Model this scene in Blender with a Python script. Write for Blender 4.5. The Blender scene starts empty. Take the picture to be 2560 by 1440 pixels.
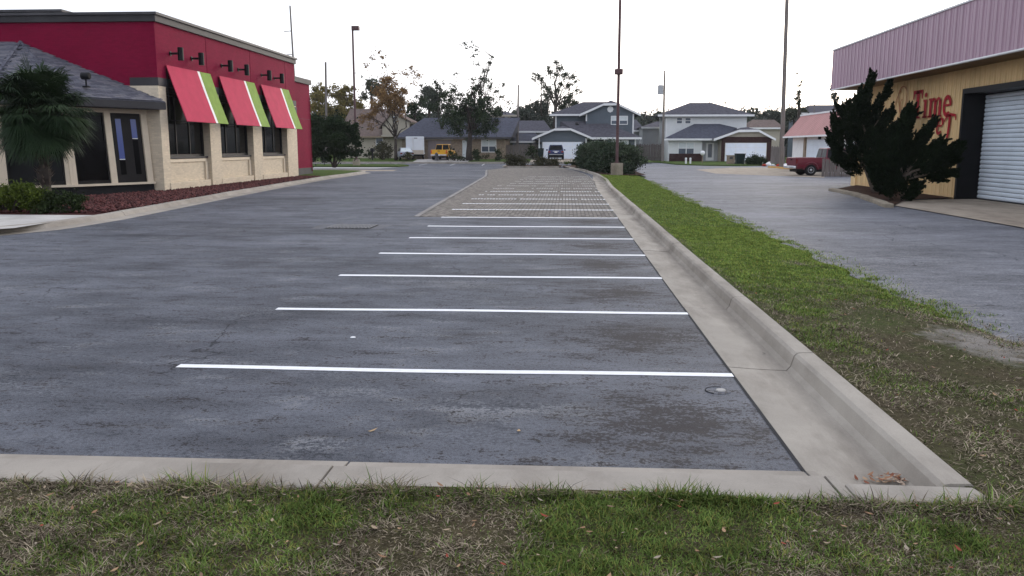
import bpy, math, random
import numpy as np
from math import sin, cos, pi, radians
random.seed(7); RNG = np.random.default_rng(11)
S = bpy.context.scene
COL = S.collection

# ------------------------------------------------------------------ camera, sky, sun, exposure
FOC, CAMH, YAW, PITCH = 2130.0, 1.9, 0.06245, 0.16378
cam = bpy.data.cameras.new('camera'); co = bpy.data.objects.new('camera', cam); COL.objects.link(co)
cam.sensor_width = 36; cam.lens = 36 * FOC / 2560; cam.clip_start = 0.05; cam.clip_end = 4000
co.location = (0, 0, CAMH); co.rotation_euler = (pi / 2 - PITCH, 0, YAW)
S.camera = co
SUN_EL, SUN_AZ = radians(14), radians(28)          # azimuth measured from +Y towards +X
w = bpy.data.worlds.new('World'); S.world = w; w.use_nodes = True
wn = w.node_tree.nodes; wl = w.node_tree.links
bg = wn['Background']
sky = wn.new('ShaderNodeTexSky'); sky.sky_type = 'NISHITA'; sky.sun_disc = False
sky.sun_elevation = SUN_EL; sky.sun_rotation = SUN_AZ
sky.air_density = 1.0; sky.dust_density = 3.0; sky.ozone_density = 1.2
hsv = wn.new('ShaderNodeHueSaturation'); hsv.inputs['Saturation'].default_value = 0.5
ovc = wn.new('ShaderNodeMix'); ovc.data_type = 'RGBA'; ovc.inputs[0].default_value = 0.6
ovc.inputs[7].default_value = (5.6, 5.9, 6.9, 1)    # thin even cloud cover over the clear sky
wl.new(sky.outputs[0], hsv.inputs['Color']); wl.new(hsv.outputs[0], ovc.inputs[6]); wl.new(ovc.outputs[2], bg.inputs['Color'])
bg.inputs['Strength'].default_value = 0.15
sl = bpy.data.lights.new('sun', 'SUN'); sl.energy = 0.6; sl.angle = radians(35); sl.color = (1, 0.93, 0.84)
so = bpy.data.objects.new('sun', sl); COL.objects.link(so)
so.rotation_euler = (pi / 2 - SUN_EL, 0, pi - SUN_AZ)
so.location = (20, 40, 40)
S.view_settings.view_transform = 'Standard'; S.view_settings.look = 'None'
S.view_settings.exposure = 0.8; S.view_settings.gamma = 1.0
S.view_settings.use_curve_mapping = False

# ------------------------------------------------------------------ helpers
_F = np.array([-sin(YAW) * cos(PITCH), cos(YAW) * cos(PITCH), -sin(PITCH)])
_R = np.array([cos(YAW), sin(YAW), 0.0]); _U = np.cross(_R, _F)
def _ray(px, py): return _F + _R * (px - 1280) / FOC - _U * (py - 720) / FOC
def gp(px, py, z=0.0):                 # survey helper: photo point -> ground point at height z
    d = _ray(px, py); t = (z - CAMH) / d[2]; return (d[0] * t, d[1] * t, z)
def at(px, py, y):                     # survey helper: photo point -> point at distance y
    d = _ray(px, py); t = y / d[1]; return np.array([d[0] * t, y, CAMH + d[2] * t])
def ax(px, y): return float(at(px, 368, y)[0])
def az(py, y): return float(at(1415, py, y)[2])

def tag(o, label=None, cat=None, group=None, kind=None):
    if label: o['label'] = label
    if cat: o['category'] = cat
    if group: o['group'] = group
    if kind: o['kind'] = kind
    return o
def empty(name, loc=(0, 0, 0), rz=0, parent=None):
    o = bpy.data.objects.new(name, None); COL.objects.link(o); o.location = loc; o.rotation_euler = (0, 0, rz)
    o.empty_display_size = 0.2
    if parent: o.parent = parent
    return o
def link(name, me, parent=None):
    o = bpy.data.objects.new(name, me); COL.objects.link(o)
    if parent: o.parent = parent
    return o
def npmesh(name, V, F, mat=None, tint=None, smooth=False):
    """V (n,3), F (m,k) uniform polygons; tint: per-face float attribute"""
    me = bpy.data.meshes.new(name); V = np.asarray(V, np.float32); F = np.asarray(F, np.int32)
    k = F.shape[1]; me.vertices.add(len(V)); me.vertices.foreach_set('co', V.ravel())
    me.loops.add(F.size); me.loops.foreach_set('vertex_index', F.ravel())
    me.polygons.add(len(F)); me.polygons.foreach_set('loop_start', np.arange(0, F.size, k, dtype=np.int32))
    if smooth: me.polygons.foreach_set('use_smooth', np.ones(len(F), bool))
    if tint is not None:
        tint = np.asarray(tint, np.float32)
        if tint.ndim == 1:
            a = me.attributes.new('tint', 'FLOAT', 'FACE'); a.data.foreach_set('value', tint)
        else:
            a = me.attributes.new('tint', 'FLOAT_COLOR', 'FACE')
            a.data.foreach_set('color', np.c_[tint, np.ones(len(tint))].astype(np.float32).ravel())
    me.update(calc_edges=True); me.validate()
    if mat: me.materials.append(mat)
    return me
class MB:
    def __init__(s): s.v = []; s.f = []
    def add(s, V, F):
        b = len(s.v); s.v += [tuple(map(float, p)) for p in V]; s.f += [tuple(i + b for i in q) for q in F]; return s
    def box(s, x0, x1, y0, y1, z0, z1):
        V = [(x, y, z) for z in (z0, z1) for y in (y0, y1) for x in (x0, x1)]
        return s.add(V, [(0, 2, 3, 1), (4, 5, 7, 6), (0, 1, 5, 4), (2, 6, 7, 3), (0, 4, 6, 2), (1, 3, 7, 5)])
    def prism(s, pts, d):                # closed polygon pts (3d) extruded by vector d
        n = len(pts); P = [tuple(p) for p in pts] + [tuple(np.add(p, d)) for p in pts]
        F = [tuple(range(n))[::-1], tuple(range(n, 2 * n))] + [(i, (i + 1) % n, n + (i + 1) % n, n + i) for i in range(n)]
        return s.add(P, F)
    def sheet(s, pts): return s.add(pts, [tuple(range(len(pts)))])
    def tube(s, pts, rad, n=8, cap=True):
        pts = [np.array(p, float) for p in pts]; m = len(pts)
        if np.isscalar(rad): rad = [rad] * m
        V = []
        for i, p in enumerate(pts):
            d = pts[min(i + 1, m - 1)] - pts[max(i - 1, 0)]; d /= (np.linalg.norm(d) + 1e-9)
            u = np.cross(d, (0.3, 0.9, 0.31) if abs(d[2]) > .9 else (0, 0, 1)); u /= np.linalg.norm(u); v = np.cross(d, u)
            V += [p + rad[i] * (cos(2 * pi * j / n) * u + sin(2 * pi * j / n) * v) for j in range(n)]
        F = [(i * n + j, i * n + (j + 1) % n, (i + 1) * n + (j + 1) % n, (i + 1) * n + j) for i in range(m - 1) for j in range(n)]
        if cap: F += [tuple(range(n))[::-1], tuple(range((m - 1) * n, m * n))]
        return s.add(V, F)
    def lathe(s, prof, c=(0, 0, 0), n=16, axis='z'):   # prof: (r, h)
        V = []
        for r, h in prof:
            for j in range(n):
                a = 2 * pi * j / n; p = (r * cos(a), r * sin(a), h)
                if axis == 'x': p = (h, r * cos(a), r * sin(a))
                elif axis == 'y': p = (r * sin(a), h, r * cos(a))
                V.append(np.add(p, c))
        m = len(prof)
        F = [(i * n + j, i * n + (j + 1) % n, (i + 1) * n + (j + 1) % n, (i + 1) * n + j) for i in range(m - 1) for j in range(n)]
        F += [tuple(range(n))[::-1], tuple(range((m - 1) * n, m * n))]
        return s.add(V, F)
    def build(s, name, mat, parent=None, bevel=0, smooth=False):
        me = bpy.data.meshes.new(name); me.from_pydata(s.v, [], s.f); me.validate()
        import bmesh
        bm = bmesh.new(); bm.from_mesh(me); bmesh.ops.recalc_face_normals(bm, faces=bm.faces); bm.to_mesh(me); bm.free()
        if mat: me.materials.append(mat)
        if smooth: me.polygons.foreach_set('use_smooth', [True] * len(me.polygons))
        o = link(name, me, parent)
        if bevel:
            b = o.modifiers.new('bevel', 'BEVEL'); b.width = bevel; b.segments = 2; b.limit_method = 'ANGLE'
        return o
def bx(name, mat, parent, *a, bevel=0): return MB().box(*a).build(name, mat, parent, bevel)
def copies(name, mesh, spots, parent):   # alike pieces sharing one mesh; spots: (loc, rot euler)
    out = []
    for loc, rot in spots:
        o = link(name, mesh, parent); o.location = loc; o.rotation_euler = rot; out.append(o)
    return out

# ------------------------------------------------------------------ materials
def nt(name):
    m = bpy.data.materials.new(name); m.use_nodes = True
    return m, m.node_tree.nodes, m.node_tree.links, m.node_tree.nodes['Principled BSDF']
def pos(n, l, scale=(1, 1, 1)):
    g = n.new('ShaderNodeNewGeometry'); mp = n.new('ShaderNodeMapping'); mp.inputs['Scale'].default_value = scale
    l.new(g.outputs['Position'], mp.inputs['Vector']); return mp.outputs[0]
def noise(n, l, scale, vec, detail=5, rough=.6):
    t = n.new('ShaderNodeTexNoise'); t.inputs['Scale'].default_value = scale; t.inputs['Detail'].default_value = detail
    t.inputs['Roughness'].default_value = rough; l.new(vec, t.inputs['Vector']); return t.outputs['Fac']
def ramp(n, l, fac, stops):
    r = n.new('ShaderNodeValToRGB'); e = r.color_ramp.elements
    while len(e) < len(stops): e.new(0.5)
    for q, (p, c) in zip(e, stops): q.position = p; q.color = (c, c, c, 1) if np.isscalar(c) else (*c, 1)
    l.new(fac, r.inputs[0]); return r.outputs[0]
def mix(n, l, fac, a, b, mode='MIX'):
    m = n.new('ShaderNodeMix'); m.data_type = 'RGBA'; m.blend_type = mode
    for k, v in ((0, fac), (6, a), (7, b)):
        if hasattr(v, 'links'): l.new(v, m.inputs[k])
        else: m.inputs[k].default_value = v if np.isscalar(v) else (*v, 1)
    return m.outputs[2]
def math_(n, l, op, a, b=None, c=None, clamp=False):
    m = n.new('ShaderNodeMath'); m.operation = op; m.use_clamp = clamp
    for k, v in enumerate((a, b, c)):
        if v is None: continue
        if hasattr(v, 'links'): l.new(v, m.inputs[k])
        else: m.inputs[k].default_value = v
    return m.outputs[0]
def bump(n, l, p, h, strength=.3, dist=.02):
    b = n.new('ShaderNodeBump'); b.inputs['Strength'].default_value = strength; b.inputs['Distance'].default_value = dist
    l.new(h, b.inputs['Height']); l.new(b.outputs[0], p.inputs['Normal'])
def plain(name, c, rough=.7, var=.2, scale=2.0, spec=.12, metal=0, bmp=0, bscale=40, stretch=(1, 1, 1)):
    m, n, l, p = nt(name); v = pos(n, l, stretch)
    f = noise(n, l, scale, v, 6)
    f = ramp(n, l, f, [(.3, 0.0), (.7, 1.0)])
    lo = [x * (1 - var) for x in c]; hi = [min(1, x * (1 + var)) for x in c]
    l.new(mix(n, l, f, lo, hi), p.inputs['Base Color'])
    p.inputs['Roughness'].default_value = rough; p.inputs['Specular IOR Level'].default_value = spec; p.inputs['Metallic'].default_value = metal
    if bmp: bump(n, l, p, noise(n, l, bscale, v, 3), bmp)
    return m
def glass(name, c=(.012, .014, .017), rough=.06, spec=.5):
    m, n, l, p = nt(name); v = pos(n, l)
    l.new(mix(n, l, noise(n, l, .6, v, 2), c, [x * 1.8 for x in c]), p.inputs['Base Color'])
    p.inputs['Roughness'].default_value = rough; p.inputs['Specular IOR Level'].default_value = spec
    bump(n, l, p, noise(n, l, .8, v, 1), .04, .05)
    return m
def courses(name, c, pitch, var=.15, rough=.75, axis='Z', joint=.5, bmp=.5, scale=1.5, brick=None):
    """painted courses: laps of siding / brick relief; axis across which the courses stack"""
    m, n, l, p = nt(name); v = pos(n, l)
    f = ramp(n, l, noise(n, l, scale, v, 6), [(.3, 0.0), (.7, 1.0)])
    col = mix(n, l, f, [x * (1 - var) for x in c], [min(1, x * (1 + var)) for x in c])
    if brick:
        sx = n.new('ShaderNodeSeparateXYZ'); l.new(v, sx.inputs[0]); cb = n.new('ShaderNodeCombineXYZ')
        l.new(math_(n, l, 'ADD', sx.outputs[0], sx.outputs[1]), cb.inputs[0]); l.new(sx.outputs[2], cb.inputs[1])
        t = n.new('ShaderNodeTexBrick'); l.new(cb.outputs[0], t.inputs['Vector']); t.inputs['Scale'].default_value = 1
        t.inputs['Brick Width'].default_value = brick[0]; t.inputs['Row Height'].default_value = pitch
        t.inputs['Mortar Size'].default_value = brick[1]; t.inputs['Mortar Smooth'].default_value = .3
        t.inputs['Color1'].default_value = (1, 1, 1, 1); t.inputs['Color2'].default_value = (.82, .82, .82, 1); t.inputs['Mortar'].default_value = (joint,) * 3 + (1,)
        col = mix(n, l, 1.0, col, t.outputs[0], 'MULTIPLY'); bump(n, l, p, math_(n, l, 'SUBTRACT', 1.0, t.outputs['Fac']), bmp, .01)
    else:
        sx = n.new('ShaderNodeSeparateXYZ'); l.new(v, sx.inputs[0])
        fr = math_(n, l, 'FRACT', math_(n, l, 'DIVIDE', sx.outputs[axis], pitch))
        bump(n, l, p, fr, bmp, .02)
    l.new(col, p.inputs['Base Color']); p.inputs['Roughness'].default_value = rough; p.inputs['Specular IOR Level'].default_value = .04
    return m
def leafmat(name, dark, light, rough=.8, spec=.05, transl=.0):
    m, n, l, p = nt(name)
    a = n.new('ShaderNodeAttribute'); a.attribute_name = 'tint'
    l.new(mix(n, l, a.outputs['Fac'], dark, light), p.inputs['Base Color'])
    p.inputs['Roughness'].default_value = rough; p.inputs['Specular IOR Level'].default_value = spec
    return m
def colattr(name, rough=.9):
    m, n, l, p = nt(name); a = n.new('ShaderNodeAttribute'); a.attribute_name = 'tint'
    l.new(a.outputs['Color'], p.inputs['Base Color']); p.inputs['Roughness'].default_value = rough; p.inputs['Specular IOR Level'].default_value = .03
    return m

def asphalt_mat(name, base, light, stalls=False, spec=.4, fringe=False, amp=1.0):
    m, n, l, p = nt(name); v = pos(n, l); vs = pos(n, l, (.6, 1.05, 1))
    sx = n.new('ShaderNodeSeparateXYZ'); l.new(v, sx.inputs[0]); X, Y = sx.outputs['X'], sx.outputs['Y']
    def dev(sc, vec, k, det=5, r=.6): return math_(n, l, 'MULTIPLY', math_(n, l, 'SUBTRACT', noise(n, l, sc, vec, det, r), .5), k)
    def tri(c, w, o): return math_(n, l, 'SUBTRACT', 1.0, math_(n, l, 'MULTIPLY', math_(n, l, 'ABSOLUTE', math_(n, l, 'SUBTRACT', o, c)), 1 / w), clamp=True)
    mid = dev(6, vs, 1.0, 6, .7); fine = dev(28, v, 1.0, 6, .75); grit = noise(n, l, 150, v, 3, .7)
    k = 1.0
    for d_ in (dev(.22, vs, 1.7 * amp, 3), dev(1.3, vs, 1.3 * amp), math_(n, l, 'MULTIPLY', mid, 1.5 * amp), math_(n, l, 'MULTIPLY', fine, 2.8 * amp), dev(150, v, 2.4, 3, .7)): k = math_(n, l, 'ADD', k, d_)
    k = math_(n, l, 'MAXIMUM', k, .25)
    cb = n.new('ShaderNodeCombineXYZ'); [l.new(k, cb.inputs[i]) for i in range(3)]
    col = mix(n, l, 1.0, base, cb.outputs[0], 'MULTIPLY')
    def addn(*a):
        o = a[0]
        for q in a[1:]: o = math_(n, l, 'ADD', o, q)
        return o
    sc = ramp(n, l, addn(noise(n, l, .55, vs, 6, .6), math_(n, l, 'MULTIPLY', mid, .5), math_(n, l, 'MULTIPLY', fine, .9)), [(.58, 0.0), (.74, 1.0)])
    col = mix(n, l, math_(n, l, 'MULTIPLY', sc, .5), col, light)
    if stalls:
        # oil drips inside each bay near the gutter, and pale scuffed aggregate by the front kerb
        fr = math_(n, l, 'FRACT', math_(n, l, 'DIVIDE', math_(n, l, 'ADD', Y, 2.7 * 4 - 7.1), 2.7))
        ff = math_(n, l, 'MULTIPLY', tri(5.75, 1.1, Y), tri(.2, 2.6, X))
        f2 = ramp(n, l, addn(noise(n, l, 1.5, vs, 6, .65), math_(n, l, 'MULTIPLY', ff, .16), math_(n, l, 'MULTIPLY', mid, .9), math_(n, l, 'MULTIPLY', fine, 1.5)), [(.61, 0.0), (.76, 1.0)])
        col = mix(n, l, math_(n, l, 'MULTIPLY', f2, .75), col, light)
        st = math_(n, l, 'MULTIPLY', tri(.7, 1.05, X), tri(.5, .40, fr))
        f = ramp(n, l, addn(noise(n, l, 1.6, pos(n, l, (.8, 2.0, 1)), 6, .65), math_(n, l, 'MULTIPLY', st, .48), math_(n, l, 'MULTIPLY', mid, 1.7), math_(n, l, 'MULTIPLY', fine, 2.4)), [(.62, 0.0), (.80, 1.0)])
        col = mix(n, l, math_(n, l, 'MULTIPLY', f, .9), col, (.024, .020, .021))
    if fringe:
        f3 = ramp(n, l, addn(noise(n, l, .9, v, 6, .7), math_(n, l, 'MULTIPLY', math_(n, l, 'SUBTRACT', 4.8, X), .30), math_(n, l, 'MULTIPLY', mid, 1.0), math_(n, l, 'MULTIPLY', fine, 1.0)), [(.48, 0.0), (.75, 1.0)])
        col = mix(n, l, math_(n, l, 'MULTIPLY', f3, .6), col, (.27, .255, .24))
    vo = n.new('ShaderNodeTexVoronoi'); vo.feature = 'DISTANCE_TO_EDGE'; vo.inputs['Scale'].default_value = .25
    wv = n.new('ShaderNodeVectorMath'); wv.operation = 'ADD'; nn = n.new('ShaderNodeTexNoise'); nn.inputs['Scale'].default_value = 1.2; nn.inputs['Detail'].default_value = 6
    l.new(v, nn.inputs['Vector']); l.new(v, wv.inputs[0]); l.new(nn.outputs['Color'], wv.inputs[1]); l.new(wv.outputs[0], vo.inputs['Vector'])
    ck = ramp(n, l, vo.outputs['Distance'], [(0.0, 1.0), (.004, 0.0)])
    ck = math_(n, l, 'MULTIPLY', ck, ramp(n, l, noise(n, l, .3, v, 2), [(.46, 0.0), (.56, .8)]))
    col = mix(n, l, ck, col, (.012, .012, .013))
    l.new(col, p.inputs['Base Color']); p.inputs['Roughness'].default_value = .62; p.inputs['Specular IOR Level'].default_value = spec
    bump(n, l, p, math_(n, l, 'ADD', grit, fine), .35, .010)
    return m
def concrete_mat(name, c, stain=(.12, .10, .08), amt=.5, scale=1.2):
    m, n, l, p = nt(name); v = pos(n, l)
    col = mix(n, l, ramp(n, l, noise(n, l, scale, v, 8, .65), [(.3, 0.0), (.7, 1.0)]), [x * .82 for x in c], [min(1, x * 1.1) for x in c])
    st = ramp(n, l, noise(n, l, .8, pos(n, l, (1.6, .5, 1)), 8, .7), [(.47, 0.0), (.70, 1.0)])
    col = mix(n, l, math_(n, l, 'MULTIPLY', st, amt), col, stain)
    g = noise(n, l, 120, v, 3)
    col = mix(n, l, .3, col, mix(n, l, g, (.5, .5, .5), (1.5, 1.5, 1.5)), 'MULTIPLY')
    l.new(col, p.inputs['Base Color']); p.inputs['Roughness'].default_value = .9; p.inputs['Specular IOR Level'].default_value = .02
    bump(n, l, p, g, .25, .008)
    return m
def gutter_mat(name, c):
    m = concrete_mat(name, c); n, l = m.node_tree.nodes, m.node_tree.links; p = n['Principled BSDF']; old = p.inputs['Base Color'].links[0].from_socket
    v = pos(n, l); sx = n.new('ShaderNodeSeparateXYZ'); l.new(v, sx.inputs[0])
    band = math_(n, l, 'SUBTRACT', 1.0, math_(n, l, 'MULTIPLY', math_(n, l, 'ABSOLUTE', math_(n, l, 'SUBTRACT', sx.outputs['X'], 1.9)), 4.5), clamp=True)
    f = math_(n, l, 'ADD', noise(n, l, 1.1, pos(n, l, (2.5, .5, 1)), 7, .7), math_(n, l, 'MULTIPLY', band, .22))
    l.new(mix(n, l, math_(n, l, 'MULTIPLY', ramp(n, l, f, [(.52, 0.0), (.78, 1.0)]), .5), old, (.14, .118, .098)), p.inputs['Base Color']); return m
def turf_mat(name, a, b, c, scale=.9):
    m, n, l, p = nt(name); v = pos(n, l)
    f = ramp(n, l, noise(n, l, scale, v, 6, .65), [(.4, 0.0), (.6, 1.0)]); g = ramp(n, l, noise(n, l, 14, v, 6, .75), [(.35, 0.0), (.65, 1.0)])
    col = mix(n, l, f, a, b); col = mix(n, l, math_(n, l, 'MULTIPLY', g, .7), col, c)
    l.new(col, p.inputs['Base Color']); p.inputs['Roughness'].default_value = .95; p.inputs['Specular IOR Level'].default_value = .01
    bump(n, l, p, noise(n, l, 30, v, 5, .7), .9, .05)
    return m

M = {}
M['asphalt'] = asphalt_mat('worn_asphalt', (.108, .113, .128), (.235, .237, .243), True, .035)
M['asphalt2'] = asphalt_mat('pale_old_asphalt', (.165, .168, .182), (.29, .29, .29), False, .015, True, .8)
M['concrete'] = concrete_mat('kerb_concrete', (.34, .308, .265))
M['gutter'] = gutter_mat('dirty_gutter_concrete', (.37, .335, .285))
M['concrete2'] = concrete_mat('pale_concrete', (.46, .44, .41), (.2, .18, .16), .35)
M['band'] = concrete_mat('edge_band_concrete', (.29, .275, .26))
M['collar'] = concrete_mat('drain_collar', (.155, .155, .162))
M['apron'] = concrete_mat('sandy_apron', (.37, .315, .25), (.14, .11, .09), .6)
M['turf'] = turf_mat('dry_turf', (.085, .09, .038), (.135, .105, .066), (.035, .03, .02))
def strip_turf(name):
    m = turf_mat(name, (.085, .10, .038), (.12, .10, .062), (.04, .034, .022)); n, l = m.node_tree.nodes, m.node_tree.links; p = n['Principled BSDF']; old = p.inputs['Base Color'].links[0].from_socket
    v = pos(n, l); sx = n.new('ShaderNodeSeparateXYZ'); l.new(v, sx.inputs[0])
    a = math_(n, l, 'POWER', math_(n, l, 'MULTIPLY', math_(n, l, 'SUBTRACT', sx.outputs['X'], 4.15), 1.5), 2.0); b = math_(n, l, 'POWER', math_(n, l, 'MULTIPLY', math_(n, l, 'SUBTRACT', sx.outputs['Y'], 8.1), 1.0), 2.0)
    f = math_(n, l, 'SUBTRACT', math_(n, l, 'ADD', noise(n, l, 3, v, 7, .7), .28), math_(n, l, 'MULTIPLY', math_(n, l, 'ADD', a, b), .28))
    g = ramp(n, l, math_(n, l, 'MULTIPLY', math_(n, l, 'ADD', sx.outputs['Y'], math_(n, l, 'MULTIPLY', noise(n, l, 1.2, v, 5), 8)), .02), [(.24, 0.0), (.36, .85)])
    old = mix(n, l, g, old, (.082, .122, .036))
    l.new(mix(n, l, ramp(n, l, f, [(.5, 0.0), (.75, 1.0)]), old, (.29, .265, .235)), p.inputs['Base Color']); return m
M['strip_turf'] = strip_turf('strip_turf')
M['turf_green'] = turf_mat('green_turf', (.07, .125, .03), (.11, .14, .045), (.05, .06, .025))
M['soil'] = turf_mat('mulch_soil', (.10, .06, .045), (.07, .045, .035), (.03, .022, .018))
M['lava'] = turf_mat('lava_rock_bed', (.085, .032, .03), (.065, .027, .026), (.035, .014, .013), 3)
M['paint'] = plain('white_line_paint', (.80, .80, .80), .6, .07, 14, .03)
M['paint_worn'] = plain('worn_line_paint', (.58, .57, .55), .7, .25, 9)
M['joint'] = plain('paver_joint_sand', (.115, .107, .095), .9, .3, 5)
M['paver_a'] = plain(spec=.015, name='paver_a', c=(.20, .182, .16), rough=.85, var=.25, scale=5)
M['paver_b'] = plain(spec=.015, name='paver_b', c=(.245, .222, .195), rough=.85, var=.25, scale=5)
M['paver_c'] = plain(spec=.015, name='paver_c', c=(.165, .15, .135), rough=.85, var=.25, scale=5)
M['dark_joint'] = plain('dark_joint', (.03, .03, .032), .9)
M['red'] = courses('red_painted_brick', (.205, .008, .036), .075, .1, .75, brick=(.22, .012), joint=.88, bmp=.25, scale=.5)
M['tan'] = courses('cream_painted_brick', (.66, .56, .42), .075, .05, .7, brick=(.22, .012), joint=.9, bmp=.2, scale=.7)
M['tanpost'] = plain('cream_trim', (.66, .56, .42), .7, .08, 2)
M['charcoal'] = plain('charcoal_trim', (.05, .048, .05), .6, .2, 1)
M['coping'] = plain('grey_coping', (.075, .072, .075), .55, .2, 1)
M['black'] = plain('black_metal', (.012, .012, .013), .5, .2, 3)
M['darkframe'] = plain('dark_window_frame', (.018, .016, .015), .45, .2, 2)
M['awn_red'] = plain('red_canvas', (.43, .027, .072), .75, .1, 2, bmp=.1, bscale=3)
M['awn_green'] = plain('green_canvas', (.19, .29, .05), .75, .14, 3, bmp=.1, bscale=3)
M['awn_white'] = plain('white_canvas', (.8, .79, .76), .7, .05, 3)
M['glass'] = glass('dark_window_glass', (.004, .0045, .005), .1, .12)
M['glass_bay'] = glass('black_bay_glass', (.004, .004, .004), .12, .08)
M['sky_refl_glass'] = glass('painted_sky_lite_glass', (.055, .075, .20), .15, .5)
M['shingle_a'] = plain('shingle_a', (.125, .125, .145), .9, .25, 8)
M['shingle_b'] = plain('shingle_b', (.095, .095, .115), .9, .25, 8)
M['shingle_c'] = plain('shingle_c', (.155, .15, .165), .9, .25, 8)
M['roof_grey'] = courses('grey_shingle_roof', (.085, .082, .095), .12, .25, .9, bmp=.6, scale=3)
M['roof_blue'] = courses('slate_shingle_roof', (.075, .078, .098), .12, .25, .9, bmp=.6, scale=3)
M['roof_brown'] = courses('brown_shingle_roof', (.15, .115, .10), .12, .25, .9, bmp=.6, scale=3)
M['sid_grey'] = courses('grey_lap_siding', (.115, .135, .155), .16, .08, .7)
M['sid_white'] = courses('white_lap_siding', (.66, .67, .66), .16, .06, .7)
M['sid_pale'] = courses('pale_lap_siding', (.42, .43, .44), .16, .07, .7)
M['sid_tan'] = courses('tan_lap_siding', (.40, .36, .29), .16, .07, .7)
M['brick_tan'] = courses('tan_brick', (.30, .235, .175), .075, .2, .85, brick=(.22, .012), joint=.8, scale=4)
M['brick_red'] = courses('dark_red_brick', (.055, .030, .028), .075, .2, .85, brick=(.22, .012), joint=.8, scale=4)
M['white'] = plain('white_trim', (.74, .74, .73), .6, .06, 2)
M['doorwhite'] = plain('white_garage_door', (.72, .76, .82), .5, .05, 2)
M['doormauve'] = plain('mauve_garage_door', (.25, .215, .215), .6, .08, 2)
M['blind'] = plain('window_blind', (.58, .62, .62), .4, .08, 3)
M['paneblue'] = glass('house_pane', (.05, .065, .085), .1)
M['fence'] = plain('weathered_fence_wood', (.15, .13, .12), .9, .35, 4, stretch=(3, 3, .4))
M['pole_rust'] = plain('rust_brown_pole', (.10, .058, .058), .6, .2, 2)
M['wood_pole'] = plain('utility_pole_wood', (.17, .15, .135), .9, .25, 3, stretch=(4, 4, .3))
M['bark'] = plain('bark', (.055, .045, .038), .95, .35, 6, bmp=.6, bscale=20)
M['bark_pale'] = plain('pale_bark', (.13, .105, .085), .95, .3, 6, bmp=.6, bscale=20)
M['mauve'] = plain('mauve_metal', (.36, .235, .285), .45, .10, .8, spec=.4, stretch=(1, 1, .25))
M['mauve_dark'] = plain('mauve_rib', (.27, .15, .175), .45, .10, .8, spec=.4)
M['groove'] = plain('mauve_groove', (.10, .05, .06), .7)
M['yellow'] = plain('faded_yellow_metal', (.72, .51, .26), .6, .16, .9, stretch=(1, 1, .3))
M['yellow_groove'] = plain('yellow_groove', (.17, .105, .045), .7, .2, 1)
M['rollup'] = plain('white_rollup', (.66, .72, .78), .45, .06, 1.2)
M['letter'] = plain('red_sign_paint', (.36, .022, .03), .7, .2, 4)
M['letter_faint'] = plain('faded_red_paint', (.42, .19, .09), .7, .2, 4)
M['pinkroof'] = plain('pink_metal_roof', (.44, .225, .205), .55, .08, .8)
M['yellowcar'] = plain('yellow_car_paint', (.66, .33, .012), .3, .04, 1, spec=.5)
M['darkcar'] = plain('navy_car_paint', (.020, .034, .115), .25, .1, 1, spec=.5)
M['silvercar'] = plain('silver_car_paint', (.30, .31, .37), .3, .05, 1, spec=.5)
M['redcar'] = plain('dark_red_car_paint', (.12, .006, .018), .3, .06, 1, spec=.5)
M['tyre'] = plain('tyre_rubber', (.015, .015, .016), .9)
M['rim'] = plain('alloy_rim', (.45, .46, .48), .35, .1, 3, metal=.6)
M['chrome'] = plain('chrome_bumper', (.55, .56, .58), .3, .05, 3, metal=.7)
M['plastic'] = plain('black_plastic', (.02, .02, .022), .6)
M['taillight'] = plain('tail_light', (.16, .012, .014), .3)
M['taillight_o'] = plain('orange_tail_light', (.6, .08, .02), .3)
M['trailer'] = plain('white_trailer_skin', (.74, .77, .80), .4, .04, 1)
M['trailer_reflect'] = plain('painted_tan_reflection', (.55, .48, .40), .5, .08, 2)
M['bin'] = plain('dark_green_bin', (.012, .022, .022), .5, .2, 2)
M['orange'] = plain('yellow_wheel_stop_paint', (.52, .30, .09), .8, .25, 5)
M['iron'] = plain('cast_iron', (.17, .17, .175), .7, .3, 10)
M['leafred'] = plain('red_leaf', (.40, .06, .04), .8); M['leaftan'] = plain('tan_leaf', (.42, .29, .16), .8)
M['stone'] = concrete_mat('border_block', (.30, .26, .20), (.1, .08, .06), .6, 3)

L = {}
L['oak'] = leafmat('oak_leaf', (.018, .030, .016), (.050, .070, .032))
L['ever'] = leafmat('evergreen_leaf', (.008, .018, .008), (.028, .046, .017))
L['rust'] = leafmat('autumn_leaf', (.13, .078, .034), (.30, .18, .075))
L['olive'] = leafmat('olive_leaf', (.10, .092, .032), (.26, .20, .06))
L['pine'] = leafmat('pine_needle', (.040, .052, .034), (.10, .11, .07))
L['far'] = leafmat('far_leaf', (.045, .058, .045), (.085, .095, .07))
L['hedge'] = leafmat('hedge_leaf', (.018, .032, .020), (.085, .11, .065))
L['shrub'] = leafmat('dry_shrub_leaf', (.035, .033, .022), (.10, .095, .05))
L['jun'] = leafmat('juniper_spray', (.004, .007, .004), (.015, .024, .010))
L['palm'] = leafmat('palm_frond', (.012, .026, .011), (.045, .072, .030), .6, .1)
L['lime'] = leafmat('lime_bush_leaf', (.022, .04, .009), (.105, .135, .022))
L['dark'] = leafmat('dark_bush_leaf', (.012, .020, .009), (.045, .062, .022))
L['blade'] = colattr('grass_blade')

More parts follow.
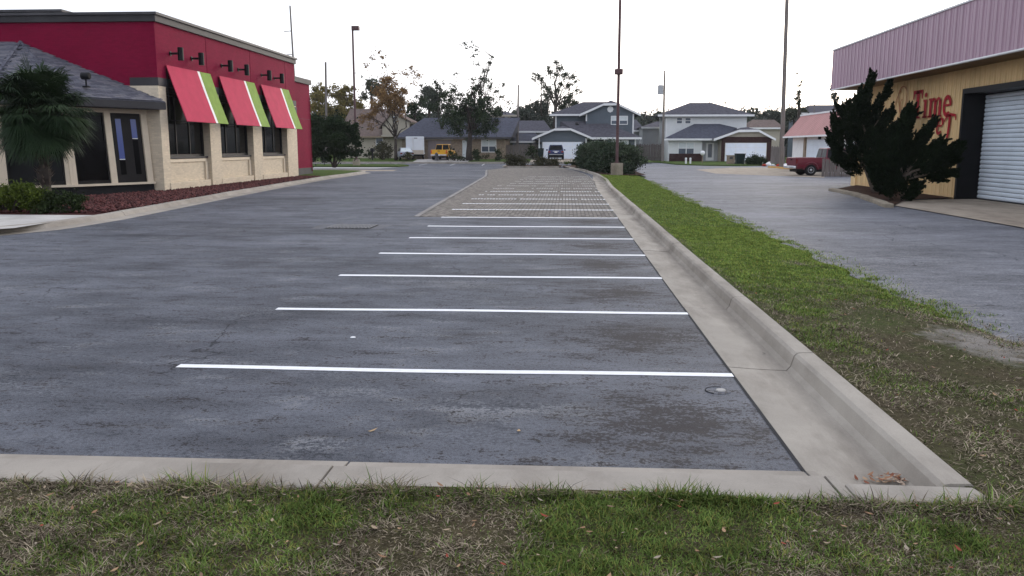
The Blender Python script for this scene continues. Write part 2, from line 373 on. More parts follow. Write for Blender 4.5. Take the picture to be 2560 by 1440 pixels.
# ------------------------------------------------------------------ ground and paving
def sheet(name, pts, z, mat):
    return MB().sheet([(p[0], p[1], z) for p in pts]).build(name, mat)
def struct(o): o['kind'] = 'structure'; return o
struct(sheet('ground', [(-1500, -300), (1500, -300), (1500, 2500), (-1500, 2500)], -.16, M['turf']))
LOT = struct(sheet('parking_lot', [(-90, 4.7), (1.44, 4.7), (1.44, 46), (1.9, 60), (.6, 79), (.6, 100.4), (-90, 100.4)], 0, M['asphalt']))
ROAD = struct(sheet('side_road', [(4.3, -12), (45, -12), (45, 112), (5.2, 112), (5.2, 56), (4.3, 50)], -.006, M['asphalt2']))

def vnoise(x, y, seed, scale):
    r = np.random.default_rng(seed); g = r.random((64, 64)); x = np.asarray(x) * scale; y = np.asarray(y) * scale
    xi = np.floor(x).astype(int); yi = np.floor(y).astype(int); fx = x - xi; fy = y - yi
    fx = fx * fx * (3 - 2 * fx); fy = fy * fy * (3 - 2 * fy); a = g[xi % 64, yi % 64]; b = g[(xi + 1) % 64, yi % 64]; c = g[xi % 64, (yi + 1) % 64]; d = g[(xi + 1) % 64, (yi + 1) % 64]
    return (a * (1 - fx) + b * fx) * (1 - fy) + (c * (1 - fx) + d * fx) * fy
def fbm(x, y, seed, scale, o=4):
    s = 0; t = 0
    for k in range(o): s = s + vnoise(x, y, seed + k, scale * 2 ** k) / 2 ** k; t += 1 / 2 ** k
    return s / t
def strip_z(x, y):
    """height of the lawn strip right of the kerb and of the verge in front of the kerb"""
    x = np.asarray(x, float); y = np.asarray(y, float)
    ed = 4.42 + .35 * (fbm(x * 0, y, 5, .35) - .5) + .34 * (fbm(x * .5, y, 9, 2.4) - .5) + np.clip((y - 40) / 20, 0, 1) * .6 + np.clip((11 - y) / 4, 0, 1) * .15
    z = .125 + .03 * (fbm(x, y, 21, 1.2) - .5) - .085 * np.clip((x - 2.2) / 2.0, 0, 1)
    return z - np.clip((x - ed + .25) / .5, 0, 1) * .10
def grid(name, xs, ys, zf, mat):
    X, Y = np.meshgrid(xs, ys); V = np.c_[X.ravel(), Y.ravel(), zf(X, Y).ravel()]; nx = len(xs)
    F = [(j * nx + i, j * nx + i + 1, (j + 1) * nx + i + 1, (j + 1) * nx + i) for j in range(len(ys) - 1) for i in range(nx - 1)]
    return link(name, npmesh(name, V, F, mat, smooth=True))
LAWN = struct(grid('grass_strip', np.linspace(2.13, 5.4, 26), np.r_[np.linspace(4.24, 24, 100), np.linspace(24.4, 57, 60)], strip_z, M['strip_turf']))
VERGE = struct(grid('front_verge', np.linspace(-14, 14, 90), np.linspace(-6, 4.24, 40), lambda X, Y: .125 + .03 * (fbm(X, Y, 21, 1.2) - .5), M['turf']))

# kerbs: profiles swept in segments with open joints
def kerb(name, path, prof, seg, gap=.012, mat='concrete'):
    """path: xy polyline; prof: (offset to the right of travel, z)"""
    P = [np.array(p, float) for p in path]; root = empty(name, (0, 0, 0)); root['kind'] = 'structure'
    cum = [0]
    for a, b in zip(P, P[1:]): cum.append(cum[-1] + np.linalg.norm(b - a))
    def pt(s):
        i = min(max(np.searchsorted(cum, s) - 1, 0), len(P) - 2); t = (s - cum[i]) / (cum[i + 1] - cum[i]); return P[i] + t * (P[i + 1] - P[i])
    def nrm(s):
        d = pt(min(s + .25, cum[-1])) - pt(max(s - .25, 0)); d /= np.linalg.norm(d); return np.array([d[1], -d[0]])
    s = 0
    while s < cum[-1] - .05:
        e = min(s + seg * random.uniform(.93, 1.07), cum[-1]); k = 4
        dz = random.uniform(-.004, .004); dx = random.uniform(-.006, .006)
        V = []
        for j in range(k + 1):
            q = s + (e - gap - s) * j / k; c = pt(q); nn = nrm(q)
            V += [(*(c + nn * (o + dx)), z + dz) for o, z in prof]
        n = len(prof); F = [(j * n + i, j * n + i + 1, (j + 1) * n + i + 1, (j + 1) * n + i) for j in range(k) for i in range(n - 1)]
        F += [tuple(range(n)), tuple(range(k * n, k * n + n))]
        MB().add(V, F).build('kerb_segment', M[mat], root); s = e
    return root
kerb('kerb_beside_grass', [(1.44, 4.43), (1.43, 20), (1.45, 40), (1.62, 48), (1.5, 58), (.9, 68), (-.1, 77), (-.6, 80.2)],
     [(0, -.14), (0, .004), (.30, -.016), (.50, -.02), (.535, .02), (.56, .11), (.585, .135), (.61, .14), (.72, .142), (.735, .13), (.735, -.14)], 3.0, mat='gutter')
MB().sheet([(1.415, 4.9, .0035), (1.437, 4.9, .0035), (1.428, 23.3, .0035), (1.408, 23.3, .0035)]).build('joint_seal', M['dark_joint'], LOT)
kerb('front_kerb', [(-14, 4.9), (-4, 4.86), (1.5, 4.89)], [(-.02, -.14), (-.02, .004), (.12, .02), (.26, .05), (.31, .10), (.34, .118), (.66, .130), (.69, .12), (.69, -.14)], 2.6)
MB().prism([(1.503, 4.20, -.13), (2.21, 4.19, -.13), (2.174, 4.425, -.13), (1.503, 4.44, -.13)], (0, 0, .258)).build('kerb_segment', M['concrete'], bpy.data.objects['front_kerb'], .02)
KL = [(-14.6, 14.6), (-12.6, 17.0), (-11.75, 19.2), (-11.75, 22.0), (-12.05, 25), (-12.85, 33), (-13.6, 42), (-14.2, 50.5), (-14.25, 57), (-14.5, 63.4), (-15.4, 65.6), (-18, 67), (-24, 68)]
kerb('restaurant_kerb', KL, [(.05, -.14), (.02, .005), (-.32, .03), (-.38, .13), (-.42, .15), (-.58, .152), (-.60, .14), (-.60, -.14)], 3.2)
kerb('far_kerb', [(-70, 100.2), (-.2, 100.2)], [(0, -.1), (0, .2), (-.18, .21), (-.18, -.1)], 4)
kerb('hedge_kerb', [(-.62, 80.2), (-5.6, 80.2), (-6.0, 81.2), (-6.0, 86)], [(0, -.1), (0, .16), (.2, .16), (.2, -.1)], 3)
struct(sheet('mulch_bed', [(2.2, 57.0), (2.0, 60), (1.4, 68), (.5, 77.2), (-.3, 80.3), (-.3, 86), (5.2, 86), (5.3, 57)], .10, M['soil']))
struct(sheet('hedge_bed', [(-5.85, 80.35), (-.45, 80.35), (-.45, 88), (-5.85, 88)], .11, M['soil']))

# restaurant surroundings
struct(sheet('sidewalk', [(-13.9, 15.4), (-12.1, 18.0), (-12.25, 21.6), (-19, 21.6), (-40, 15)], .146, M['concrete2']))
BED = [(-12.28, 21.6), (-12.5, 25), (-13.35, 33), (-14.1, 42), (-14.72, 51), (-17, 53), (-30, 53), (-30, 21.6)]
struct(sheet('planting_bed', BED, .135, M['lava']))
ISL = [(-14.74, 51), (-14.8, 57), (-15.05, 63.2), (-15.9, 65.1), (-18, 66.4), (-30, 67.4), (-30, 51)]
struct(sheet('lawn_island', ISL, .14, M['turf_green']))
struct(sheet('concrete_walk', [(-13.9, 68.4), (-14.2, 72), (-30, 75), (-30, 69.0), (-18, 68.2)], .006, M['apron']))
struct(sheet('concrete_walk', [(-17, 76.5), (-15.9, 81), (-34, 81), (-34, 76.5)], .006, M['concrete2']))
MB().prism([(-16.2, 82.5, -.05), (-15.8, 86, -.05), (-17.5, 91, -.05), (-34, 91, -.05), (-34, 82.5, -.05)], (0, 0, .17)).build('grass_island', M['turf_green'])['kind'] = 'structure'

# far yards
struct(grid('house_yards', np.r_[np.linspace(-90, 10, 60)], np.r_[100.39, 101, 102, 103.5, 106, 140, 300],
            lambda X, Y: .19 + np.clip((Y - 100.4) / 3, 0, 1) * .2 + 0 * X, M['turf_green']))
yl = [gp(1690, 412), gp(1760, 414.5), gp(1850, 415.5), gp(1925, 414), (26, 104, 0), (40, 112, 0), (40, 160, 0), (8.2, 160, 0), (8.2, 112, 0), (11.6, 106, 0)]
MB().prism([(p[0], p[1], -.05) for p in yl], (0, 0, .17)).build('corner_lawn', M['turf_green'])['kind'] = 'structure'
struct(sheet('sandy_apron', [gp(*p)[:2] for p in [(1740, 424), (1830, 419), (1985, 419), (2075, 428), (2060, 444), (1880, 437), (1790, 434)]], -.002, M['apron']))
def drive(x0, x1, x2, x3, y1, m):
    V = [(x0, 100.42, .2), (x1, 100.42, .2), (x1, 103.42, .4), (x0, 103.42, .4), (x3, y1, .4), (x2, y1, .4)]
    struct(MB().add(V, [(0, 1, 2, 3), (3, 2, 4, 5)]).build('house_driveway', M[m]))
drive(-18.0, -11.5, -19.5, -11.5, 110.99, 'concrete2'); drive(-4.2, 2.6, -4.2, 2.6, 111.99, 'apron')
struct(sheet('house_driveway', [(18.6, 97), (24.5, 97), (25.6, 109.9), (20.4, 109.9)], .126, M['concrete2']))

# painted bay lines
def line_pts(x0, x1, y, wdt, bow):
    n = 12; a = []; b = []
    for i in range(n + 1):
        t = i / n; x = x0 + (x1 - x0) * t; yy = y + bow * sin(pi * t) + .012 * sin(t * 9 + y); a.append((x, yy + wdt / 2)); b.append((x, yy - wdt / 2))
    return a, b
PX, PY = .112, .222       # paver pitch
for k in range(19):
    y = 7.08 + 2.7 * k; x0 = -3.39 + (.06 if k in (4, 5) else 0) + random.uniform(-.03, .03); x1 = 1.425 if y < 46 else 1.5
    if k > 13: x0 = -3.0 + (k - 13) * .12
    mb = MB()
    if k < 7:
        a, b = line_pts(x0, x1, y, (.11, .125, .14, .16, .18, .20, .23)[k], random.uniform(-.03, .02)); z = .004
        mb.add([(*p, z) for p in a] + [(*p, z) for p in b], [(i, i + 1, 13 + i + 1, 13 + i) for i in range(12)])
        mb.build('parking_line', M['paint'], LOT)
    else:
        x = math.floor(x0 / PX) * PX
        while x < x1 - .05:
            if random.random() > (.0 if k < 9 else .05 if k < 12 else .12) and (k < 12 or vnoise(x * 1.7, y, 77, 1.0) > .22):
                g = .006 if k < 9 else random.uniform(.008, .02)
                h = .13 if k < 9 else random.uniform(.13, .16)
                mb.sheet([(x + g, y - h, .0225), (x + PX - g, y - h, .0225), (x + PX - g, y + h, .0225), (x + g, y + h, .0225)])
            x += PX
        mb.build('parking_line', M['paint'] if k < 12 else M['paint_worn'], LOT)
for x in (-25.6, -22.4, -19.1, -15.6, -12.3, -8.9):
    MB().sheet([(x, 90.5, .004), (x + .13, 90.5, .004), (x - .4, 99, .004), (x - .53, 99, .004)]).build('parking_line', M['paint_worn'], LOT)

# brick paving: every paver is geometry; the nearest ones are pieces of their own
PAV = [(-4.15, 23.4), (1.42, 23.4), (1.43, 40), (1.6, 48), (1.48, 58), (.88, 68), (-.12, 77), (-.6, 80), (-5.6, 80), (-6.7, 72.3), (-5.35, 57.2)]
def leftx(y): return np.interp(y, [23.4, 57.2, 72.3, 80], [-4.15, -5.35, -6.7, -5.6])
def rightx(y): return np.interp(y, [23.4, 40, 48, 58, 68, 77, 80], [1.40, 1.41, 1.58, 1.46, .86, -.14, -.6])
PAVE = sheet('brick_paving', PAV, .004, M['joint']); PAVE['kind'] = 'structure'
pm = {}
def paver_mesh(mat):
    b = .005; hx, hy = PX / 2 - .008, PY / 2 - .007
    V = [(sx * hx, sy * hy, 0) for sx, sy in ((-1, -1), (1, -1), (1, 1), (-1, 1))] + [(sx * (hx - b), sy * (hy - b), .012) for sx, sy in ((-1, -1), (1, -1), (1, 1), (-1, 1))]
    me = bpy.data.meshes.new('paver'); me.from_pydata(V, [], [(4, 5, 6, 7)] + [(i, (i + 1) % 4, 4 + (i + 1) % 4, 4 + i) for i in range(4)]); me.materials.append(M[mat]); return me
pm = [paver_mesh(k) for k in ('paver_a', 'paver_b', 'paver_c')]
rows = np.arange(23.46, 79.9, PY); cells = []
for y in rows:
    xs = np.arange(math.ceil((leftx(y) + .12) / PX) * PX, rightx(y) - PX * .6, PX)
    cells += [(x + PX / 2, y) for x in xs]
for (x, y) in cells[:300]:
    o = link('paver', random.choice(pm), PAVE); o.location = (x, y, .004 + random.uniform(-.002, .002)); o.rotation_euler = (0, 0, random.uniform(-.015, .015))
rest = np.array(cells[300:]); N = len(rest)
base = np.array([v.co[:] for v in pm[0].vertices]); VV = base[None] + np.c_[rest, .004 + RNG.uniform(-.002, .002, N)][:, None, :]
FF = np.array([[4, 5, 6, 7], [0, 1, 5, 4], [1, 2, 6, 5], [2, 3, 7, 6], [3, 0, 4, 7]])
FFa = (FF[None] + 8 * np.arange(N)[:, None, None]).reshape(-1, 4)
pavemat, n_, l_, p_ = nt('paver_field'); a_ = n_.new('ShaderNodeAttribute'); a_.attribute_name = 'tint'
v_ = pos(n_, l_); l_.new(mix(n_, l_, ramp(n_, l_, noise(n_, l_, .7, v_, 5), [(.3, 0.), (.7, 1.)]), mix(n_, l_, a_.outputs['Fac'], (.155, .142, .125), (.245, .222, .195)), mix(n_, l_, a_.outputs['Fac'], (.185, .168, .15), (.275, .25, .22))), p_.inputs['Base Color']); p_.inputs['Roughness'].default_value = .85; p_.inputs['Specular IOR Level'].default_value = .015
fo = link('paver_field', npmesh('paver_field', VV.reshape(-1, 3), FFa, pavemat, np.repeat(RNG.random(N), 5)), PAVE); fo['kind'] = 'stuff'
# concrete edge band along the left of the brick
for (y0, y1) in [(23.4 + 3 * i, min(26.39 + 3 * i, 72.3)) for i in range(17)]:
    MB().prism([(leftx(y0) - .04, y0, 0), (leftx(y0) + .10, y0, 0), (leftx(y1) + .10, y1, 0), (leftx(y1) - .04, y1, 0)], (0, 0, .014)).build('edge_band', M['band'], PAVE)

# ------------------------------------------------------------------ drain, cap, seam
dr = empty('storm_drain', (-5.13, 20.25, 0)); tag(dr, 'rusty storm drain grate set flush in the asphalt left of the bay lines', 'drain')
MB().sheet([(-.85, -.62, .004), (.78, -.62, .004), (.9, .62, .004), (-.95, .62, .004)]).build('collar', M['collar'], dr)
MB().sheet([(-.56, -.5, .008), (.55, -.5, .008), (.55, .5, .008), (-.56, .5, .008)]).build('pit', M['dark_joint'], dr)
bar = bpy.data.meshes.new('grate_bar'); _b = MB().box(-.02, .02, -.48, .48, 0, .02); bar.from_pydata(_b.v, [], _b.f); bar.materials.append(M['iron'])
copies('grate_bar', bar, [((-.5 + .083 * i, 0, .01), (0, 0, 0)) for i in range(13)], dr)
for q in (-.25, .02, .28): MB().box(-.54, .54, q - .02, q + .02, .012, .026).build('cross_bar', M['iron'], dr)
sm = MB().sheet([(-6.0, 26.46, .004), (-4.62, 26.2, .004), (-4.62, 26.34, .004), (-6.0, 26.62, .004)]).build('seam_patch', M['dark_joint'], LOT)
cp = empty('survey_cap', (1.22, 6.6, 0)); tag(cp, 'small pale metal cap sunk in a ring of dark asphalt near the first bay line', 'utility cap')
MB().lathe([(.10, .002), (.095, .004)], n=20).build('patch', M['asphalt'], cp); MB().tube([(.1 * cos(t), .1 * sin(t), .004) for t in np.linspace(1.2, 4.2, 12)], .004, 5).build('ring', M['dark_joint'], cp)
MB().lathe([(.04, .004), (.036, .012), (.015, .014)], (.02, 0, 0), n=16).build('lid', M['concrete2'], cp)
MB().lathe([(.03, .004), (.02, .01)], (-2.13, 8.3, 0), n=9).build('white_pebble', M['white']); tag(bpy.data.objects['white_pebble'], 'small white chip lying on the asphalt between the first two lines', 'pebble')

# ------------------------------------------------------------------ restaurant
R = empty('restaurant', (-24, 34, 0)); tag(R, 'red and cream brick restaurant with striped awnings and charcoal cornice', 'restaurant')
R.location = (0, 0, 0)
XF = -16.1
bx('core_wall', M['red'], R, -40, XF - .12, 33.75, 50.9, 4.3, 6.75)
for y0, y1 in ((33.745, 38.37), (38.42, 43.75), (43.80, 49.27), (49.32, 51)):
    bx('wall_panel', M['red'], R, XF - .5, XF - .02, y0, y1, 4.62, 6.75)
bx('end_wall', M['red'], R, -40, XF - .53, 33.6, 33.74, .1, 6.75); bx('end_wall', M['red'], R, XF - .527, XF - .02, 33.6, 33.74, 4.62, 6.75)
bx('dark_band', M['charcoal'], R, -17.25, XF + .015, 33.57, 51.02, 4.3, 4.62)
for y0, y1 in ((33.55, 34.2), (38.3, 39.5), (43.7, 45), (49.15, 50.98)):
    bx('brick_pier', M['tan'], R, XF - .7, XF, y0, y1, .1, 4.3)
bx('corner_return', M['tan'], R, -17.5, XF - .703, 33.57, 34.0, .1, 4.3)
for i, (y0, y1) in enumerate(((34.2, 38.3), (39.5, 43.7), (45, 49.15))):
    bx('apron_wall', M['tan'], R, XF - .7, XF - .22, y0 + .003, y1 - .003, .1, 1.42)
    bx('lintel', M['charcoal'], R, XF - .7, XF - .18, y0 + .003, y1 - .003, 4.1, 4.3)
    bx('plinth', M['tan'], R, XF - .22, XF + .03, y0 - .15, y1 - .25, .1, .46, bevel=.02)
    bx('recess_trim', M['tanpost'], R, XF - .22, XF - .17, y0 + .12, y1 - .12, 1.27, 1.40, bevel=.01)
    bx('recess_trim', M['tanpost'], R, XF - .22, XF - .15, y1 - .32, y1 - .06, .47, 1.26, bevel=.01)
    wf = MB(); X0, X1 = XF - .42, XF - .32
    wf.box(X0, X1, y0 + .003, y0 + .1, 1.5, 4.1).box(X0, X1, y1 - .1, y1 - .003, 1.5, 4.1).box(X0, X1, y0 + .1, y1 - .1, 4.0, 4.1).box(X0, X1, y0 + .1, y1 - .1, 1.5, 1.6)
    W = wf.build('window', M['darkframe'], R)
    bx('sill', M['charcoal'], W, XF - .45, XF - .14, y0 + .01, y1 - .01, 1.425, 1.5, bevel=.01)
    n = 3; wdt = (y1 - y0 - .2) / n
    for j in range(n):
        a = y0 + .1 + j * wdt
        if j: bx('mullion', M['darkframe'], W, X0 + .01, X1 - .01, a - .02, a + .02, 1.6, 4.0)
        bx('pane', M['glass'], W, X0 + .03, X0 + .05, a + .031, a + wdt - .031, 1.61, 3.99)
bx('cornice', M['charcoal'], R, -40, XF + .08, 33.5, 51.08, 6.75, 7.0)
bx('coping', M['coping'], R, -40.1, XF + .16, 33.42, 51.16, 7.0, 7.1)
bx('roof_unit', M['coping'], R, -34, -22.6, 38, 46, 7.1, 7.82, bevel=.08)
bx('unit_cap', M['coping'], R, -34, -22.3, 37.8, 46.2, 7.82, 7.92)
bx('wing_wall', M['red'], R, -38, -17.2, 51.1, 57.5, .55, 6.0)
bx('wing_base', M['charcoal'], R, -38, -17.17, 51.1, 57.53, .1, .55)
bx('wing_cornice', M['charcoal'], R, -38.1, -17.08, 51.17, 57.62, 6.0, 6.32)
bx('wing_joint', M['charcoal'], R, -17.22, -17.19, 51.1, 57.4, 3.72, 3.735)
MB().tube([(-17.14, 57.3, .3), (-17.14, 57.3, 5.2)], .03, 6).build('conduit', M['red'], R)
bx('utility_box', M['charcoal'], R, XF - .1, XF + .06, 50.5, 50.95, 3.9, 4.25)
for (y0, y1) in ((34.28, 38.56), (39.56, 44.07), (45.05, 49.57)):
    A = empty('awning', (0, 0, 0), parent=R)
    t = np.array([XF + .02, 0, 5.15]); b = np.array([XF + .75, 0, 2.93]); th = np.array([.03, 0, .01])
    def canvas(name, f0, f1, m, lift=0):
        n = 6; V = []; F = []
        ya, yb = y0 + (y1 - y0) * f0, y0 + (y1 - y0) * f1
        for s in range(2):
            for i in range(n + 1):
                for j in range(5):
                    u, v = i / n, j / 4
                    p = t * (1 - u) + b * u + th * s + np.array([-.012 * sin(pi * u) + lift + .006 * sin(7 * u + 5 * v + y0), 0, 0]); p[1] = ya + (yb - ya) * v
                    V.append(p)
        q = 5; m0 = (n + 1) * q
        for i in range(n):
            for j in range(4):
                a = i * q + j; F += [(a, a + 1, a + q + 1, a + q), (m0 + a, m0 + a + q, m0 + a + q + 1, m0 + a + 1)]
        for j in range(4): F += [(j, m0 + j, m0 + j + 1, j + 1), (n * q + j, n * q + j + 1, m0 + n * q + j + 1, m0 + n * q + j)]
        for i in range(n): F += [(i * q, (i + 1) * q, m0 + (i + 1) * q, m0 + i * q), (i * q + 4, m0 + i * q + 4, m0 + (i + 1) * q + 4, (i + 1) * q + 4)]
        return MB().add(V, F).build(name, m, A)
    canvas('red_canvas', 0, .675, M['awn_red']); canvas('white_stripe', .675, .725, M['awn_white'], .006); canvas('green_canvas', .725, 1, M['awn_green'])
    for y in (y0 + .03, (y0 + y1) / 2, y1 - .03):
        MB().tube([(XF + .04, y, 2.98), (XF + .74, y, 2.94)], .02, 6).build('frame_bar', M['black'], A)
        MB().tube([(XF + .04, y, 2.98), (XF + .04, y, 5.1)], .02, 6).build('frame_bar', M['black'], A)
    MB().tube([(XF + .73, y0, 2.94), (XF + .73, y1, 2.94)], .022, 6).build('front_bar', M['black'], A)
for y in (34.82, 36.82, 40.05, 42.12, 45.35, 47.38):
    lp = MB().lathe([(.10, 5.38), (.115, 5.38), (.115, 5.88), (.10, 5.90)], (XF + .42, y, 0), 14).build('wall_lamp', M['black'], R)
    MB().tube([(XF - .02, y, 5.66), (XF + .32, y, 5.66)], .045, 8).build('bracket', M['black'], lp)
    MB().lathe([(.09, 0), (.09, .04)], (XF - .02, y, 5.66), 12, 'x').build('mount', M['black'], lp)

# sunroom bay with shingled hip roof
S0 = np.array([-16.62, 33.5]); S1 = np.array([-18.16, 30.55]); S2 = np.array([-19.75, 29.0]); S3 = np.array([-24.5, 28.6])
E0 = np.array([-15.85, 33.55, 3.68]); E1 = np.array([-17.72, 29.95, 3.68]); E2 = np.array([-19.55, 28.15, 3.68]); E3 = np.array([-25, 27.8, 3.68])
A1 = np.array([-21.6, 33.58, 5.98]); A2 = np.array([-25, 33.58, 5.98])
def roofpoly(*p):
    p = [np.array(q) for q in p]; return MB().prism(p, (0, 0, -.1))
RF = roofpoly(E0, E1, A1).build('roof', M['shingle_b'], R)
for q in ((E1, E2, A1), (E2, E3, A2, A1)): roofpoly(*q).build('roof_slope', M['shingle_b'], RF)
tabs = []
for m_ in ('shingle_a', 'shingle_b', 'shingle_c'):
    me = bpy.data.meshes.new('shingle'); b_ = MB().box(-.205, .205, -.10, .10, 0, .016); me.from_pydata(b_.v, [], b_.f); me.materials.append(M[m_]); tabs.append(me)
from mathutils import Matrix, Vector
def shingle_face(e0, e1, apex, apex2=None, limit=150):
    poly = [e0, e1] + ([apex2] if apex2 is not None else []) + [apex]
    u = (e1 - e0) / np.linalg.norm(e1 - e0); n = np.cross(u, apex - e0); n /= np.linalg.norm(n)
    if n[2] < 0: n = -n
    v = np.cross(n, u); v = v if v[2] > 0 else -v
    P2 = [((p - e0) @ u, (p - e0) @ v) for p in poly]
    def inside(x, y):
        c = False
        for i in range(len(P2)):
            (x1, y1), (x2, y2) = P2[i], P2[i - 1]
            if (y1 > y) != (y2 > y) and x < (x2 - x1) * (y - y1) / (y2 - y1) + x1: c = not c
        return c
    L0 = np.linalg.norm(e1 - e0); H = max(p[1] for p in P2); k = 0; out = []
    xs0 = min(p[0] for p in P2); xs1 = max(p[0] for p in P2)
    for r in range(int(H / .165) + 1):
        x = xs0 + (.21 if r % 2 else 0)
        while x < xs1:
            if inside(x, r * .165 + .08): out.append((x, r * .165 + .08))
            x += .42
    for (x, y) in out:
        c = e0 + u * x + v * y + n * .012
        mm = Matrix((( *u,), (*v,), (*n,))).transposed().to_4x4() @ Matrix.Rotation(-.06 + random.uniform(-.02, .02), 4, 'X')
        mm.translation = Vector(c); o = link('shingle', random.choice(tabs), RF); o.matrix_local = mm
    return len(out)
NSH = shingle_face(E0, E1, A1) + shingle_face(E1, E2, A1) + shingle_face(E2, E3, A1, A2) * 0
for a, b in ((A1, E1), (A1, E2)):
    n = 9
    for i in range(n):
        p = a + (b - a) * i / n; q = a + (b - a) * (i + .92) / n
        MB().tube([p + (0, 0, .03), q + (0, 0, .03)], .07, 5).build('ridge_cap', random.choice([M['shingle_a'], M['shingle_b']]), RF)
for a, b in ((E0, E1), (E1, E2), (E2, E3)):
    d = (b - a) / np.linalg.norm(b - a); o_ = np.array([d[1], -d[0], 0])
    if o_ @ (a - A1) < 0: o_ = -o_
    MB().prism([a + (0, 0, -.04), b + (0, 0, -.04), b + o_ * .03 + (0, 0, -.04), a + o_ * .03 + (0, 0, -.04)], (0, 0, -.26)).build('fascia', M['charcoal'], RF)
MB().prism([(*S0, 3.40), (E0[0], E0[1], 3.40), (E1[0], E1[1], 3.40), (E2[0], E2[1], 3.40), (E3[0], E3[1], 3.40), (*S3, 3.40), (*S2, 3.40), (*S1, 3.40)], (0, 0, -.04)).build('soffit', M['charcoal'], RF)
def bay_face(a, b, posts, door=None):
    d = (b - a); Ln = np.linalg.norm(d); d = d / Ln; o = np.array([-d[1], d[0]]) * -1
    if o @ (a - np.array([-22, 33])) < 0: o = -o
    def q(s, z, out=0):      # the glazing leans: wider at the sill than at the head
        lean = .22 * (3.36 - z) / 2.9; p = a + d * s + o * (lean + out - .1); return (p[0], p[1], z)
    def slab(s0, s1, z0, z1, o0, o1): return MB().add([q(s0, z0, o0), q(s1, z0, o0), q(s1, z0, o1), q(s0, z0, o1), q(s0, z1, o0), q(s1, z1, o0), q(s1, z1, o1), q(s0, z1, o1)],
        [(0, 1, 2, 3), (4, 7, 6, 5), (0, 4, 5, 1), (1, 5, 6, 2), (2, 6, 7, 3), (3, 7, 4, 0)])
    slab(-.05, Ln + .05, .1, .46, -.12, -.02).build('base_panel', M['black'], R)
    slab(-.05, Ln + .05, .46, .54, -.12, .10).build('bay_sill', M['tanpost'], R)
    slab(-.05, Ln + .05, 3.2, 3.36, -.1, .05).build('head_rail', M['tanpost'], R)
    for s in posts: slab(s - .13, s + .13, .54, 3.2, -.1, .05).build('bay_post', M['tanpost'], R)
    for i, (s0, s1) in enumerate(zip(posts, posts[1:])):
        s0 += .133; s1 -= .133
        if door == i:
            D = slab(s0, s1, .545, 3.195, -.09, -.02).build('bay_door', M['darkframe'], R)
            wd = (s1 - s0) / 2
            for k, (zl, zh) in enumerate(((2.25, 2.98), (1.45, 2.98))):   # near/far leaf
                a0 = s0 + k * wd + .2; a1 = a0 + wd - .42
                slab(a0, a1, zl, zh, -.019, -.012).build('lite', M['sky_refl_glass'], D)  # blue of the reflected sky is put into the upper glass colour
                slab(a0, a1, .85, zl - .03, -.019, -.012).build('lite', M['glass_bay'], D)
                slab(a0, a1, zl - .03, zl, -.019, -.006).build('painted_tube_streak', M['white'], D)  # white bar painted in for the bright streak of a fluorescent tube
        else:
            D = slab(s0, s1, .545, 3.195, -.07, -.045).build('bay_pane', M['glass_bay'], R)
            slab(s0, s0 + .06, .545, 3.195, -.044, .0).build('stile', M['darkframe'], D); slab(s1 - .06, s1, .545, 3.195, -.044, .0).build('stile', M['darkframe'], D)
            slab(s0 + .06, s1 - .06, .545, .66, -.044, .0).build('rail', M['darkframe'], D); slab(s0 + .06, s1 - .06, 3.08, 3.195, -.044, .0).build('rail', M['darkframe'], D)
Lb = np.linalg.norm(S1 - S0)
bay_face(S0, S1, [.12, Lb * .51, Lb], 0)
bay_face(S1, S2, [.1, np.linalg.norm(S2 - S1)])
bay_face(S2, S3, [.1, 1.9, 3.6, 4.7])
rs = MB().tube([(-17.75, 31.3, 4.12), (-17.75, 31.3, 4.42)], .03, 6).build('roof_spotlight', M['black'], R)
MB().lathe([(.09, -.16), (.13, -.14), (.13, .14), (.1, .16)], (-17.75, 31.3, 4.5), 12, 'x').build('lamp_head', M['black'], rs)
bx('mount', M['black'], rs, -17.85, -17.65, 31.2, 31.4, 4.08, 4.13)

# ------------------------------------------------------------------ metal workshop on the right
Wk = empty('workshop', (0, 0, 0)); tag(Wk, 'yellow ribbed metal workshop with mauve fascia and white roll-up door', 'workshop')
WX = 14.4; OY0, OY1 = 23.6, 32.65
bx('wall_core', M['yellow_groove'], Wk, WX + .05, WX + .3, OY1, 43.6, -.1, 4.7)
bx('wall_core', M['yellow_groove'], Wk, WX + .05, WX + .3, 12, OY0, -.1, 4.7)
bx('wall_core', M['yellow_groove'], Wk, WX + .05, WX + .3, OY0, OY1, 3.97, 4.7)
def pmesh(name, wdt, z0, z1, mat, d=.05, rib=True):
    me = bpy.data.meshes.new(name); b = MB(); g = .028
    # trapezoid pan with a standing rib on its left edge; outward is -X
    pr = [(0, 0 + g), (-d * .5, g + .02), (-d * .5, wdt * .46), (-d * .2, wdt * .49), (-d * .2, wdt * .53), (-d * .5, wdt * .56), (-d * .5, wdt - .06), (-d, wdt - .045), (-d, wdt - g - .01), (0, wdt - g)]
    b.prism([(x, y, z0) for x, y in pr], (0, 0, z1 - z0)); me.from_pydata(b.v, [], b.f); me.materials.append(mat); return me
pw = .36
pA = pmesh('wall_panel', pw, -.1, 4.7, M['yellow']); pB = pmesh('wall_panel', pw, 3.99, 4.7, M['yellow'])
ys = np.arange(OY1, 43.5, pw)
copies('wall_panel', pA, [((WX + .05, y, 0), (0, 0, 0)) for y in ys], Wk)
copies('wall_panel', pB, [((WX + .05, y, 0), (0, 0, 0)) for y in np.arange(OY1 - pw, OY0 - .3, -pw)], Wk)
bx('corner_trim', M['white'], Wk, WX - .04, WX + .32, 43.62, 44.3, 1.9, 4.7)
bx('corner_trim', M['yellow'], Wk, WX - .04, WX + .32, 43.62, 44.3, -.1, 1.9)
bx('side_wall', M['white'], Wk, WX + .33, 34, 43.9, 44.2, -.1, 6.3)
